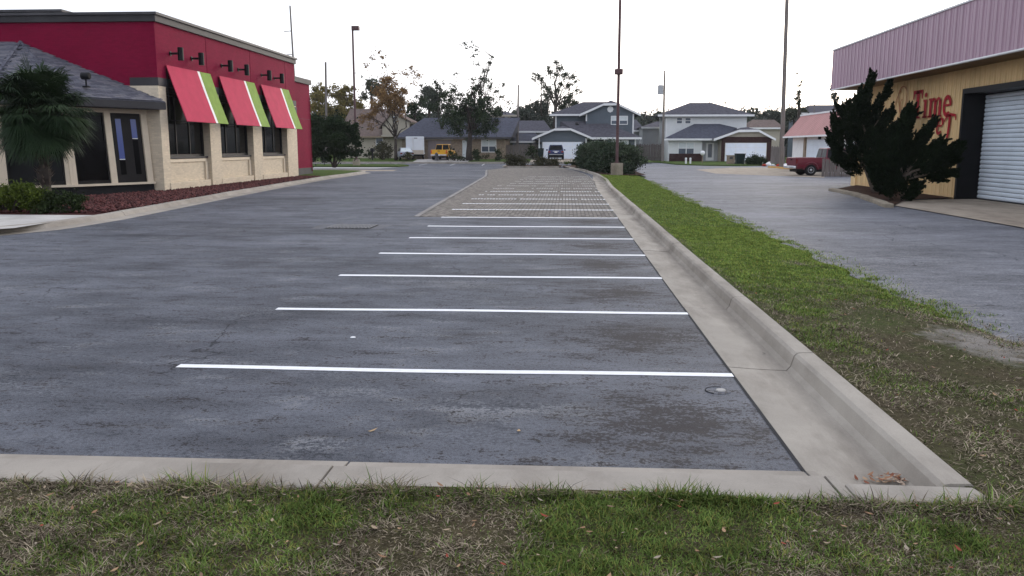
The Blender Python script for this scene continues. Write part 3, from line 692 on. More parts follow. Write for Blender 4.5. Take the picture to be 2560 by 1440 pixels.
bx('inner_wall', M['yellow_groove'], Wk, WX + .33, 34, 12, 43.85, 4.7, 6.3)
FX = 13.2; fw = .47; FZ0, FZ1 = 4.74, 6.62
bx('fascia_core', M['groove'], Wk, FX + .04, WX + .3, 14, 44.58, FZ0 + .02, FZ1 - .02)
fp = pmesh('fascia_panel', fw, FZ0, FZ1, M['mauve'])
copies('fascia_panel', fp, [((FX + .04, y, 0), (0, 0, 0)) for y in np.arange(44.6 - fw, 15, -fw)], Wk)
bx('fascia_trim', M['white'], Wk, FX - .03, FX + .10, 14, 44.62, FZ1, FZ1 + .07)
bx('fascia_trim', M['white'], Wk, FX - .02, FX + .14, 14, 44.62, FZ0 - .05, FZ0)
bx('end_panel', M['mauve'], Wk, FX, WX + .3, 44.59, 44.62, FZ0, FZ1)
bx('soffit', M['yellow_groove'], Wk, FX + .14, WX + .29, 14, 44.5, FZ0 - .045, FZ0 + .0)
bx('door_jamb', M['black'], Wk, WX - .05, WX + .85, OY1 - .16, OY1 - .005, -.1, 3.98)
bx('door_jamb', M['black'], Wk, WX - .05, WX + .85, OY0 + .005, OY0 + .16, -.1, 3.98)
bx('door_head', M['black'], Wk, WX - .052, WX + .85, OY0 + .16, OY1 - .16, 3.80, 3.985)
DR = bx('rollup_door', M['dark_joint'], Wk, WX + .74, WX + .8, OY0 + .17, OY1 - .17, .02, 3.8)
sl_ = bpy.data.meshes.new('door_slat'); b_ = MB(); Ls = OY1 - OY0 - .36; h = .155
b_.add([(x, y, z) for y in (0, Ls) for x, z in ((0, .006), (-.03, .03), (-.042, h * .5), (-.03, h - .03), (0, h - .006))], [(i, i + 1, 5 + i + 1, 5 + i) for i in range(4)] + [(0, 1, 2, 3, 4), (5, 6, 7, 8, 9)])
sl_.from_pydata(b_.v, [], b_.f); sl_.materials.append(M['rollup'])
copies('door_slat', sl_, [((WX + .74, OY0 + .18, .05 + h * i), (0, 0, 0)) for i in range(24)], DR)
bx('bottom_rail', M['dark_joint'], DR, WX + .69, WX + .74, OY0 + .18, OY1 - .18, .0, .05)
struct(sheet('workshop_slab', [(10.75, 28.7), (12.2, 31.6), (WX + .8, 32.6), (WX + .8, 19), (10.6, 19), (10.85, 21)], .02, M['apron']))
# sign lettering painted on the boards; u runs along the wall from left to right as read, v up
SG = empty('painted_sign', (0, 0, 0), parent=Wk)
SX = WX - .028
def glyph(name, polys, u0, su, v0, sv, mat, slant=0):
    b = MB()
    for P in polys:
        pts = [(SX, u0 - (u + slant * v) * su, v0 + v * sv) for u, v in P]; b.prism(pts, (-.004, 0, 0))
    return b.build(name, mat, SG)
def stroke(pts, w0):
    pts = [np.array(p, float) for p in pts]; a = []; b = []
    for i, p in enumerate(pts):
        d = pts[min(i + 1, len(pts) - 1)] - pts[max(i - 1, 0)]; d /= np.linalg.norm(d) + 1e-9; n = np.array([-d[1], d[0]]); ww = w0[i] if not np.isscalar(w0) else w0
        a.append(tuple(p + n * ww / 2)); b.append(tuple(p - n * ww / 2))
    return [[a[i], a[i + 1], b[i + 1], b[i]] for i in range(len(pts) - 1)]
def arc(cx, cy, rx, ry, a0, a1, n=12): return [(cx + rx * cos(radians(a0 + (a1 - a0) * i / n)), cy + ry * sin(radians(a0 + (a1 - a0) * i / n))) for i in range(n + 1)]
def rect(u0, u1, v0, v1): return [(u0, v0), (u1, v0), (u1, v1), (u0, v1)]
# 'Time' ; unit = metres along wall / metres up
gl = [('letter_T', [rect(.28, .56, 0, 1.12), rect(0, .84, 1.0, 1.14), [(0, 1.0), (0, .78), (.08, .78), (.12, 1.0)], [(.84, 1.0), (.84, .78), (.76, .78), (.72, 1.0)], rect(.14, .70, -.02, .06)]),
      ('letter_i', [rect(1.0, 1.22, 0, .72), rect(.92, 1.0, .64, .72), rect(.92, 1.30, -.02, .05), [(1.0, .86), (1.11, .80), (1.22, .86), (1.22, .96), (1.11, 1.0), (1.0, .96)]]),
      ('letter_m', [rect(1.46, 1.66, 0, .74), rect(1.38, 1.46, .66, .74), rect(1.84, 2.04, 0, .62), rect(2.22, 2.42, 0, .62), rect(1.38, 1.74, -.02, .05), rect(1.78, 2.10, -.02, .05), rect(2.16, 2.5, -.02, .05)] + stroke(arc(1.80, .58, .14, .12, 180, 0), .1) + stroke(arc(2.18, .58, .14, .12, 180, 0), .1)),
      ('letter_e', stroke(arc(2.88, .37, .25, .34, 0, 318, 22), [.10] + [.16] * 21 + [.07]) + [rect(2.72, 3.06, .36, .44)])]
for nm, ps in gl: glyph(nm, ps, 37.15, 1.13, 3.08, .98, M['letter'])
glyph('letter_e', stroke(arc(.2, .3, .17, .28, 10, 320, 18), .1) + [rect(.1, .34, .28, .35)], 34.75, 1.3, 2.40, 1.0, M['letter'], .25)
glyph('letter_p', stroke([(0, -.2), (.04, .3), (.05, .52)], .11) + stroke(arc(.17, .34, .15, .2, 150, -90), .09), 35.5, 1.3, 2.40, .95, M['letter'], .2)
glyph('letter_t', stroke([(.12, .95), (.10, .5), (.02, 0), (-.14, -.32)], [.16, .15, .12, .06]) + stroke([(-.25, .72), (-.1, .9), (.2, .96), (.5, .92), (.56, .74)], [.06, .1, .12, .1, .06]), 33.72, 1.2, 2.15, 1.0, M['letter'])
glyph('letter_s', stroke(arc(0, .3, .16, .3, 60, 300), .09), 37.4, 1.1, 2.4, .8, M['letter'])
glyph('brush_mark', stroke([(-.1, 0), (.15, .12), (.42, .25)], [.22, .14, .04]), 33.85, 1.1, 1.62, .8, M['letter'])
glyph('faded_emblem', stroke(arc(.5, .75, .42, .42, 200, -20, 16), .06) + stroke([(.1, .6), (.3, .1), (.42, -.2)], .05) + stroke([(.9, .6), (.75, .2), (.55, -.15)], .06) + stroke([(.25, 1.0), (-.1, .6), (-.35, -.1), (-.5, -.5)], .05) + stroke(arc(.5, .3, .2, .3, 90, 270), .05), 38.9, 1.15, 3.35, .95, M['letter_faint'])
print('STAGE structure done', NSH)

# ------------------------------------------------------------------ houses
def window(parent, x0, x1, z0, z1, y, n=2, fr=.09, sash='blind', mull=.1):
    """a frame with n double-hung lights; wall face at y, frame stands proud towards -Y"""
    b = MB().box(x0, x0 + fr, y - .07, y - .003, z0, z1).box(x1 - fr, x1, y - .07, y - .003, z0, z1).box(x0 + fr, x1 - fr, y - .07, y - .003, z1 - fr, z1).box(x0 + fr, x1 - fr, y - .07, y - .003, z0, z0 + fr)
    W = b.build('window', M['white'], parent); wd = (x1 - x0 - 2 * fr - mull * (n - 1)) / n
    for i in range(n):
        a = x0 + fr + i * (wd + mull); zm = z0 + fr + (z1 - z0 - 2 * fr) * .48
        if i: bx('mullion', M['white'], W, a - mull, a, y - .068, y - .003, z0 + fr, z1 - fr)
        bx('pane', M['paneblue'], W, a, a + wd, y - .03, y - .01, z0 + fr, zm - .03)
        bx('pane', M[sash], W, a, a + wd, y - .03, y - .01, zm + .03, z1 - fr)
        bx('sash_rail', M['white'], W, a, a + wd, y - .05, y - .004, zm - .03, zm + .03)
    return W
def garage(parent, x0, x1, z0, z1, y, mat, rows=4, cols=4):
    D = bx('garage_door', M['white'] if mat != 'doormauve' else M['doormauve'], parent, x0, x1, y - .04, y - .002, z0, z1)
    cw = (x1 - x0 - .1) / cols; rh = (z1 - z0 - .06) / rows
    for r in range(rows):
        for c in range(cols):
            bx('door_panel', M[mat], D, x0 + .05 + c * cw + .03, x0 + .05 + (c + 1) * cw - .03, y - .06, y - .041, z0 + .03 + r * rh + .025, z0 + .03 + (r + 1) * rh - .02, bevel=.008)
    return D
def jerkin(parent, xl, xr, fl, fr_, y0, y1, ze, zt, zr, mat, name='roof'):
    """clipped-gable roof: eaves xl/xr at ze, flat front edge fl..fr_ at zt, ridge zr behind"""
    m = (fl + fr_) / 2; k = y0 + 1.6
    P = [np.array(q) for q in ((xl, y0, ze), (fl, y0, zt), (fr_, y0, zt), (xr, y0, ze), (m, k, zr), (xl, y1, ze), (m, y1, zr), (xr, y1, ze))]
    RR = empty(name, (0, 0, 0), parent=parent)
    for ids in ((0, 1, 4, 6, 5), (1, 2, 4), (2, 3, 7, 6, 4)): MB().prism([P[i] for i in ids], (0, 0, -.14)).build('roof_slope', M[mat], RR)
    for (a, b) in (((xl, ze), (fl, zt)), ((fl, zt), (fr_, zt)), ((fr_, zt), (xr, ze))):
        MB().prism([(a[0], y0 - .04, a[1]), (b[0], y0 - .04, b[1]), (b[0], y0 - .04, b[1] - .26), (a[0], y0 - .04, a[1] - .30)], (0, .037, 0)).build('bargeboard', M['white'], RR)
    return RR
def hip(parent, x0, x1, y0, y1, ze, zr, r0, r1, mat, ry=None, fascia='white', name='roof'):
    ry = (y0 + y1) / 2 if ry is None else ry
    V = [(x0, y0, ze), (x1, y0, ze), (x1, y1, ze), (x0, y1, ze), (r0, ry, zr), (r1, ry, zr)]
    RR = MB().add(V, [(0, 1, 5, 4), (1, 2, 5), (2, 3, 4, 5), (3, 0, 4), (0, 3, 2, 1)]).build(name, M[mat], parent)
    if fascia: bx('fascia', M[fascia], RR, x0, x1, y0 - .03, y0 + .02, ze - .22, ze + .02)
    return RR

Z0 = .38
# grey two-storey house
y = 112.0; X = lambda p: ax(p, 112); Z = lambda q: az(q, 112)
G = empty('grey_house', (0, 0, 0)); tag(G, 'blue-grey two-storey house with white trim and double garage', 'house')
gw = [(X(1347), Z0), (X(1466.5), Z0), (X(1466.5), Z(343)), (X(1429), Z(324)), (X(1384), Z(324)), (X(1347), Z(343))]
MB().prism([(a, y, b) for a, b in gw], (0, 9, 0)).build('garage_wall', M['sid_grey'], G)
jerkin(G, X(1330), X(1483), X(1387), X(1427), y - .5, y + 9.4, Z(345), Z(321), Z(314), 'roof_grey')
garage(G, X(1356), X(1456), Z0 + .02, Z(355), y, 'doorwhite')
for p in (1348, 1465): bx('corner_board', M['white'], G, X(p) - .08, X(p) + .08, y - .03, y - .001, Z0, Z(345))
for p in (1352, 1461):
    ll = bx('porch_lantern', M['black'], G, X(p) - .08, X(p) + .08, y - .25, y - .05, Z(361), Z(354), bevel=.02)
y2 = 113.6; X2 = lambda p: ax(p, y2); Z2 = lambda q: az(q, y2)
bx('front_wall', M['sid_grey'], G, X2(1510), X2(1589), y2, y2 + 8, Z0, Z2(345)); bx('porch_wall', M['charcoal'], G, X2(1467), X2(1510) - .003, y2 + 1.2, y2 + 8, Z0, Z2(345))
for p in (1511, 1588): bx('corner_board', M['white'], G, X2(p) - .09, X2(p) + .09, y2 - .04, y2 - .002, Z0, Z2(346))
window(G, X2(1527), X2(1571), Z2(374), Z2(351), y2, 2)
bx('front_door', M['blind'], G, X2(1477), X2(1498), y2 + 1.14, y2 + 1.19, Z0, Z2(352))
# lower roof rising to the upper wall
V = [(X2(1466), y2 - .6, Z2(344)), (X2(1604), y2 - .6, Z2(344)), (ax(1570, 117), 117, az(333, 117)), (ax(1503, 117), 117, az(303, 117)), (ax(1400, 117), 117, az(303, 117)), (ax(1400, 117), 117, Z2(344)), (ax(1590, 117), 117, Z2(344))]
RR = MB().add(V, [(0, 1, 2, 3, 4), (1, 6, 2), (0, 4, 5), (0, 5, 6, 1), (2, 6, 5, 4, 3)]).build('lower_roof', M['roof_grey'], G)
bx('fascia', M['white'], RR, X2(1467), X2(1603), y2 - .64, y2 - .59, Z2(348.5), Z2(344) + .03)
for q in ((1442, 309), (1444, 313)):
    p = at(*q, 116.2); bx('roof_vent', M['charcoal'], RR, p[0] - .2, p[0] + .2, 116.0, 116.6, p[2] - .35, p[2] + .15, bevel=.03)
y3 = 116.4; X3 = lambda p: ax(p, y3); Z3 = lambda q: az(q, y3)
bx('upper_wall', M['sid_grey'], G, X3(1389), X3(1464) - .003, y3 + 1.2, y3 + 8, 3, Z3(286))
gp3 = [(X3(1464), 2.6), (X3(1582), 2.6), (X3(1582), Z3(284)), (X3(1545), Z3(261)), (X3(1507), Z3(261)), (X3(1464), Z3(284))]
MB().prism([(a, y3, b) for a, b in gp3], (0, 8, 0)).build('gable_wall', M['sid_grey'], G)
jerkin(G, X3(1447), X3(1599), X3(1508), X3(1544), y3 - .5, y3 + 8.4, Z3(286), Z3(259), Z3(250), 'roof_grey', 'gable_roof')
hip(G, X3(1373), X3(1575), y3 + .6, y3 + 8.6, Z3(285), Z3(251.5), X3(1457), X3(1530), 'roof_grey', ry=y3 + 3.6)
for p, a, b in ((1389, 288, 319), (1465, 286, 303), (1581.5, 285, 335)): bx('corner_board', M['white'], G, X3(p) - .09, X3(p) + .09, y3 - .03 + (1.2 if p == 1389 else 0), y3 - .002 + (1.2 if p == 1389 else 0), Z3(b), Z3(a))
MB().lathe([(.42, -.06), (.42, 0)], (X3(1524), y3 - .005, Z3(273.5)), 8, 'y').build('octagon_vent', M['white'], G)
window(G, X3(1526), X3(1568), Z3(312), Z3(290), y3, 2)

# white two-storey house
y = 110.0; X = lambda p: ax(p, 110); Z = lambda q: az(q, 110)
Hh = empty('white_house', (0, 0, 0)); tag(Hh, 'white two-storey house with hip roof and brick-framed garage', 'house')
bx('front_wall', M['sid_white'], Hh, X(1674), X(1760), y + 1.5, y + 9, Z0 - .3, Z(347)); bx('porch_wall', M['sid_pale'], Hh, X(1760) + .003, X(1803), y + 2.4, y + 9, Z0 - .3, Z(347))
bx('brick_wainscot', M['brick_red'], Hh, X(1677), X(1762), y + 1.42, y + 1.497, Z0 - .3, Z(384))
window(Hh, ax(1695, 111.5), ax(1736, 111.5), az(385.5, 111.5), az(355, 111.5), y + 1.5, 2)
dd = bx('front_door', M['white'], Hh, ax(1765, 112.4), ax(1785, 112.4), y + 2.33, y + 2.397, .2, az(357, 112.4)); bx('door_lite', M['paneblue'], dd, ax(1770, 112.4), ax(1780, 112.4), y + 2.31, y + 2.329, .6, az(360, 112.4))
gw = [(X(1803), 0.05), (X(1928), 0.05), (X(1928), Z(342)), (X(1893), Z(327)), (X(1846), Z(327)), (X(1803), Z(342))]
MB().prism([(a, y, b) for a, b in gw], (0, 9, 0)).build('garage_wall', M['sid_tan'], Hh)
bx('brick_surround', M['brick_red'], Hh, X(1803), X(1928), y - .06, y - .002, Z(357) + .003, Z(342.5)); bx('brick_surround', M['brick_red'], Hh, X(1803), X(1812), y - .06, y - .002, .05, Z(357)); bx('brick_surround', M['brick_red'], Hh, X(1917), X(1928), y - .06, y - .002, .05, Z(357))
garage(Hh, X(1813), X(1916), .15, Z(357.5), y, 'doorwhite')
jerkin(Hh, X(1782), X(1936), X(1845), X(1894), y - .5, y + 9.3, Z(347), Z(325), Z(318), 'roof_grey', 'garage_roof')
V = [(X(1659), y + .8, Z(347)), (X(1800), y + .8, Z(347)), (ax(1850, 116), 116, az(314, 116)), (ax(1797, 116), 116, az(302, 116)), (ax(1751, 116), 116, az(302, 116)), (ax(1685, 116), 116, Z(347)), (ax(1850, 116), 116, Z(347))]
RR = MB().add(V, [(0, 1, 2, 3, 4), (0, 4, 5), (1, 6, 2), (0, 5, 6, 1), (2, 6, 5, 4, 3)]).build('lower_roof', M['roof_blue'], Hh)
bx('fascia', M['white'], RR, X(1660), X(1793), y + .76, y + .81, Z(351), Z(347) + .03)
X3 = lambda p: ax(p, 115); Z3 = lambda q: az(q, 115)
bx('upper_wall', M['sid_white'], Hh, X3(1663), X3(1864), 115, 123, Z0, Z3(289))
hip(Hh, X3(1641), X3(1880), 114.3, 123.6, Z3(288), Z3(254), X3(1731), X3(1787), 'roof_grey')
for a, b in ((1689, 1704), (1710, 1725)): window(Hh, X3(a), X3(b), Z3(310), Z3(294), 115, 1, .07, 'paneblue')
bx('corner_board', M['white'], Hh, X3(1664) - .06, X3(1664) + .08, 114.97, 114.998, Z0, Z3(290))

# tan brick ranch
y = 111.0; X = lambda p: ax(p, 111); Z = lambda q: az(q, 111)
Rn = empty('brick_ranch_house', (0, 0, 0)); tag(Rn, 'low tan brick ranch house with slate-grey roof behind the yellow pickup', 'house')
bx('brick_wall', M['brick_tan'], Rn, X(1005), X(1262), y, y + 10, Z0, Z(344))
garage(Rn, X(1070), X(1128), Z0 + .02, Z(351), y, 'doormauve')
bx('lintel_board', M['sid_tan'], Rn, X(1066), X(1132), y - .03, y - .001, Z(350.5), Z(344.5))
dd = bx('front_door', M['blind'], Rn, X(1156), X(1169), y - .06, y - .002, Z0, Z(350))
window(Rn, X(1203), X(1241), Z(381), Z(349), y, 2)
hip(Rn, X(988), X(1279), y - .8, y + 11, Z(343), az(294, 117), ax(1062, 117), ax(1300, 117), 'roof_blue', ry=117, fascia='coping')
bx('upper_wall', M['sid_tan'], Rn, ax(1232, 119), ax(1272, 119), 119, 124, 3.5, az(286, 119))
hip(Rn, ax(1226, 118.4), ax(1292, 118.4), 118.4, 125, az(287, 118.4), az(277, 120), ax(1245, 120), ax(1262, 120), 'roof_grey', name='upper_roof', fascia='sid_tan')
bx('gable_vent', M['white'], Rn, ax(1262, 119), ax(1269, 119), 118.95, 118.995, az(299, 119), az(290, 119))

# brown roofed house behind the autumn tree
B = empty('brown_roof_house', (0, 0, 0)); tag(B, 'tan house with broad brown roof half hidden by the autumn tree', 'house')
X = lambda p: ax(p, 119); Z = lambda q: az(q, 119)
bx('front_wall', M['sid_tan'], B, X(860), X(1010), 119, 128, Z0, Z(342))
hip(B, X(846), X(1022), 118.3, 129, Z(340), Z(267), X(858), X(985), 'roof_brown', fascia='brick_tan')
MB().prism([(X(960), 117.4, Z(338)), (X(1030), 117.4, Z(309)), (X(1030), 117.4, Z(342)), (X(960), 117.4, Z(342))], (0, 5, 0)).build('gable_wall', M['sid_tan'], B)
MB().prism([(X(955), 117.2, Z(322)), (X(988), 117.2, Z(282)), (X(1034), 117.2, Z(306)), (X(1034), 117.2, Z(303)), (X(988), 117.2, Z(279)), (X(953), 117.2, Z(321))], (0, 6, 0)).build('gable_roof', M['roof_brown'], B)
MB().prism([(X(962), 117.6, Z(340)), (X(962), 117.6, Z(315)), (X(988), 117.6, Z(283)), (X(1030), 117.6, Z(306)), (X(1030), 117.6, Z(340))], (0, 5, 0)).build('gable_wall', M['sid_tan'], B)
window(B, X(990), X(997), Z(306), Z(291), 117.55, 1, .06, 'paneblue'); window(B, X(940), X(958), Z(372), Z(344), 118.95, 1, .08, 'paneblue')

# glimpses of houses behind
def backhouse(label, x0, x1, yy, zw, zr, r0, r1, wall, roof, ov=8, win=()):
    h = empty('back_house', (0, 0, 0)); tag(h, label, 'house')
    bx('wall', M[wall], h, ax(x0, yy), ax(x1, yy), yy, yy + 9, Z0 - .3, az(zw, yy))
    hip(h, ax(x0 - ov, yy), ax(x1 + ov, yy), yy - .5, yy + 9.5, az(zw, yy), az(zr, yy + 4), ax(r0, yy + 4), ax(r1, yy + 4), roof)
    for a, b, c, d in win: window(h, ax(a, yy), ax(b, yy), az(d, yy), az(c, yy), yy, 1, .08, 'paneblue')
    return h
backhouse('pale grey house with low slate roof in the gap left of the grey house', 1286, 1372, 128, 328, 301, 1298, 1360, 'sid_pale', 'roof_grey', 8, ((1292, 1302, 334, 350),))
backhouse('low slate roof and lean-to beside the wooden fence left of the grey house', 1282, 1352, 121, 353, 333, 1290, 1338, 'sid_grey', 'roof_blue', 6)
backhouse('pale grey house wall showing between grey house and white house', 1607, 1672, 124, 318, 304, 1640, 1665, 'sid_pale', 'roof_grey', 6, ((1596, 1601, 342, 352),))
backhouse('low pale house with grey roof close behind right corner of the grey house', 1578, 1606, 131, 326, 299, 1566, 1590, 'sid_pale', 'roof_grey', 5)
backhouse('brown roofed house showing right of the white house behind its garage', 1876, 1948, 132, 320, 300, 1880, 1935, 'sid_tan', 'roof_brown', 8)
backhouse('long low dark roof far behind the pink roofed building', 2005, 2120, 140, 284, 264, 2020, 2110, 'sid_grey', 'roof_grey', 8)

# pink mansard building facing the road
Pk = empty('pink_roof_building', (0, 0, 0)); tag(Pk, 'low white building with pink metal mansard roof behind the red pickup', 'building')
bx('wall', M['white'], Pk, 19.9, 27, 62.4, 77.4, -.05, 2.75)
for a, b in ((73.0, 73.6), (64.3, 65.0)): bx('pilaster', M['brick_tan'], Pk, 19.8, 19.897, a, b, -.05, 2.7)
garage(Pk, 0, 1, 0, 1, 0, 'doorwhite') if 0 else None
gd = bx('shutter_door', M['doorwhite'], Pk, 19.84, 19.897, 66.0, 72.6, 0, 2.5)
for i in range(5): bx('door_panel', M['rollup'], gd, 19.81, 19.838, 66.06, 72.54, .04 + i * .49, .04 + i * .49 + .46, bevel=.01)
V = [(19.2, 61.8, 2.82), (19.2, 78, 2.82), (27.7, 78, 2.82), (27.7, 61.8, 2.82), (20.35, 63.1, 4.55), (20.35, 76.9, 4.55), (26.6, 76.9, 4.55), (26.6, 63.1, 4.55)]
RR = MB().add(V, [(0, 1, 5, 4), (1, 2, 6, 5), (2, 3, 7, 6), (3, 0, 4, 7), (4, 5, 6, 7), (0, 3, 2, 1)]).build('mansard_roof', M['pinkroof'], Pk)
for i in range(33):
    yy = 62.3 + i * .475; t0 = np.array([19.2, yy, 2.82]); t1 = np.array([20.35, min(max(yy, 63.1), 76.9), 4.55])
    MB().tube([t0, t1], .018, 4).build('roof_seam', M['pinkroof'], RR)
bx('parapet_cap', M['white'], RR, 20.3, 26.65, 63.0, 77.0, 4.551, 4.68)
bx('eave_trim', M['white'], RR, 19.15, 19.21, 61.8, 78, 2.70, 2.83)
bx('wall_lantern', M['black'], Pk, 19.7, 19.897, 69.0, 69.2, 2.5, 2.72); bx('wall_lantern', M['black'], Pk, 19.7, 19.897, 65.5, 65.7, 2.2, 2.5)

# ------------------------------------------------------------------ fences
def fence(label, a, b, h, z, pitch=.145, rnd=.03):
    a = np.array(a, float); b = np.array(b, float); Ln = np.linalg.norm(b - a); d = (b - a) / Ln; rz = math.atan2(d[1], d[0])
    f = empty('wooden_fence', (a[0], a[1], z), rz); tag(f, label, 'fence')
    me = bpy.data.meshes.new('plank'); q = MB().prism([(-.065, -.012, 0), (.065, -.012, 0), (.065, -.012, h - .05), (.03, -.012, h), (-.03, -.012, h), (-.065, -.012, h - .05)], (0, .024, 0)); me.from_pydata(q.v, [], q.f); me.materials.append(M['fence'])
    for i in range(int(Ln / pitch)):
        o = link('plank', me, f); o.location = (i * pitch + .07, random.uniform(-.006, .006), random.uniform(-.05, .02)); o.rotation_euler = (0, random.uniform(-rnd, rnd) * .4, 0); o.scale = (1, 1, random.uniform(.96, 1.03))
    for zz in (.35, h - .4): bx('rail', M['fence'], f, 0, Ln, .02, .06, zz, zz + .09)
    for i in range(int(Ln / 2.4) + 1): bx('post', M['fence'], f, i * 2.4, i * 2.4 + .1, .061, .16, -.1, h + .02)
    return f
fence('weathered fence behind the low hedges, left of the grey house', (ax(1262, 113), 113), (ax(1345, 113), 113), 1.9, .38)
fence('grey fence joining the grey house and the white house', (ax(1591, 117), 117), (ax(1675, 117), 117), 2.2, .12)
fence('short weathered fence stub in front of the red pickup', (16.75, 57.4), (19.9, 57.2), 1.15, -.01, rnd=.08)
fence('tall fence in the gap between white house and pink roof', (ax(1928, 99), 99), (ax(1965, 95), 95), 1.9, .1)

# ------------------------------------------------------------------ poles
def lightpole(name, label, x, y, h, base_h, base_r, r, heads, z=0):
    p = empty(name, (x, y, z)); tag(p, label, 'light pole')
    MB().lathe([(base_r * 1.04, -.1), (base_r * 1.02, .05), (base_r, base_h * .9), (base_r * .95, base_h), (.02, base_h + .004)], n=20).build('concrete_base', M['stone'], p, smooth=False)
    MB().tube([(0, 0, base_h), (0, 0, h)], [r, r * .8], 10).build('pole', M['pole_rust'], p)
    bx('base_plate', M['pole_rust'], p, -r * 1.9, r * 1.9, -r * 1.9, r * 1.9, base_h + .004, base_h + .04)
    for (dx, zz, sx, sz) in heads:
        H_ = bx('lamp_head', M['pole_rust'], p, dx - sx, dx + sx, -.28, .28, zz - sz, zz + sz, bevel=.04)
    return p
lightpole('parking_light_pole', 'tall rust-brown light pole on concrete base beside the big hedge', 3.38, 57.4, 16, .86, .40, .105, [(0, 6.75, .26, .17)])
lightpole('parking_light_pole', 'tall light pole with single box lamp behind the dark round tree', ax(890, 85), 85, az(66, 85), .7, .36, .12, [(.3, az(66, 85), .36, .2)])
def utilpole(label, px0, py0, px1, py1, D, r0, r1, extras=()):
    a = at(px0, py0, D); b = at(px1, py1, D); p = empty('utility_pole', (a[0], D, a[2])); tag(p, label, 'utility pole')
    MB().tube([(0, 0, 0), tuple(b - a)], [r0, r1], 9).build('pole', M['wood_pole'], p)
    for e in extras: e(p, a, b)
    return p
def transformer(p, a, b):
    t = (222 - 400) / (176 - 402); c = (b - a) * .79; MB().lathe([(.3, -.55), (.33, -.5), (.33, .45), (.28, .55)], tuple(c + (-.45, 0, 0)), 12).build('transformer', M['sid_pale'], p)
def stubs(p, a, b):
    for f in (.54, .69, .84): c = (b - a) * f; MB().tube([tuple(c), tuple(c + (-.9, 0, -.05))], .05, 6).build('insulator_arm', M['wood_pole'], p)
utilpole('thin utility pole with grey transformer at left corner of white house', 1656, 403, 1662, 176, 105, .17, .1, (transformer,))
utilpole('thick wooden utility pole rising behind the pink roofed building', 1953, 424, 1969, -40, 82, .21, .17)
utilpole('leaning wooden pole with short insulator arms behind the restaurant', 748, 400, 725, 14, 100, .14, .09, (stubs,))
utilpole('short utility pole among the olive trees right of the restaurant', 817, 398, 814, 155, 124, .2, .14)
utilpole('thin pole between the ranch house and the grey house', 1293, 398, 1296, 212, 120, .2, .1)
utilpole('very thin distant pole above the pink roof', 2033, 380, 2037, 214, 138, .1, .06)

# ------------------------------------------------------------------ vehicles  (local: y forward, x right)
def wheel(parent, x, y, r, wd, side):
    t = MB().lathe([(r * .62, -wd / 2), (r * .92, -wd / 2), (r, -wd / 2 + .04), (r, wd / 2 - .04), (r * .92, wd / 2), (r * .62, wd / 2)], (x, y, r), 20, 'x').build('wheel', M['tyre'], parent)
    MB().lathe([(r * .6, -.02), (r * .55, .02), (r * .3, .0), (r * .14, .03)], (x + side * (wd / 2 - .015), y, r), 14, 'x').build('rim', M['rim'], t)
def loft(rings):
    n = len(rings[0]); V = [p for r in rings for p in r]; F = [(i * n + j, i * n + (j + 1) % n, (i + 1) * n + (j + 1) % n, (i + 1) * n + j) for i in range(len(rings) - 1) for j in range(n)]
    return MB().add(V, F + [tuple(range(n)), tuple(range((len(rings) - 1) * n, len(rings) * n))])
def hull(st):   # (y, z0, zmid, ztop, half width) -> rounded body sections
    return loft([[(-w_ * .86, y, a), (-w_ * .98, y, a + .12), (-w_, y, b), (-w_ * .95, y, c - .06), (-w_ * .88, y, c), (w_ * .88, y, c), (w_ * .95, y, c - .06), (w_, y, b), (w_ * .98, y, a + .12), (w_ * .86, y, a)] for y, a, b, c, w_ in st])
def cab(y0b, y0t, y1t, y1b, zb, zt, wb, wt):
    return MB().add([(-wb, y0b, zb), (wb, y0b, zb), (wb, y1b, zb), (-wb, y1b, zb), (-wt, y0t, zt), (wt, y0t, zt), (wt, y1t, zt), (-wt, y1t, zt)], [(0, 1, 5, 4), (1, 2, 6, 5), (2, 3, 7, 6), (3, 0, 4, 7), (4, 5, 6, 7), (0, 3, 2, 1)])
def facepane(parent, name, q, m, inset=.1, lift=.012, split=1):
    """panes laid just proud of the quad q (4 corners, ccw seen from outside)"""
    q = [np.array(p, float) for p in q]; n = np.cross(q[1] - q[0], q[3] - q[0]); n /= np.linalg.norm(n)
    f = lambda u, v: q[0] * (1 - u) * (1 - v) + q[1] * u * (1 - v) + q[2] * u * v + q[3] * (1 - u) * v
    for k in range(split):
        u0 = k / split + inset / 2 / split * 1.2; u1 = (k + 1) / split - inset / 2 / split * 1.2
        P = [f(u0, inset), f(u1, inset), f(u1, 1 - inset), f(u0, 1 - inset)]
        MB().prism([p + n * .002 for p in P], n * lift).build(name, m, parent)
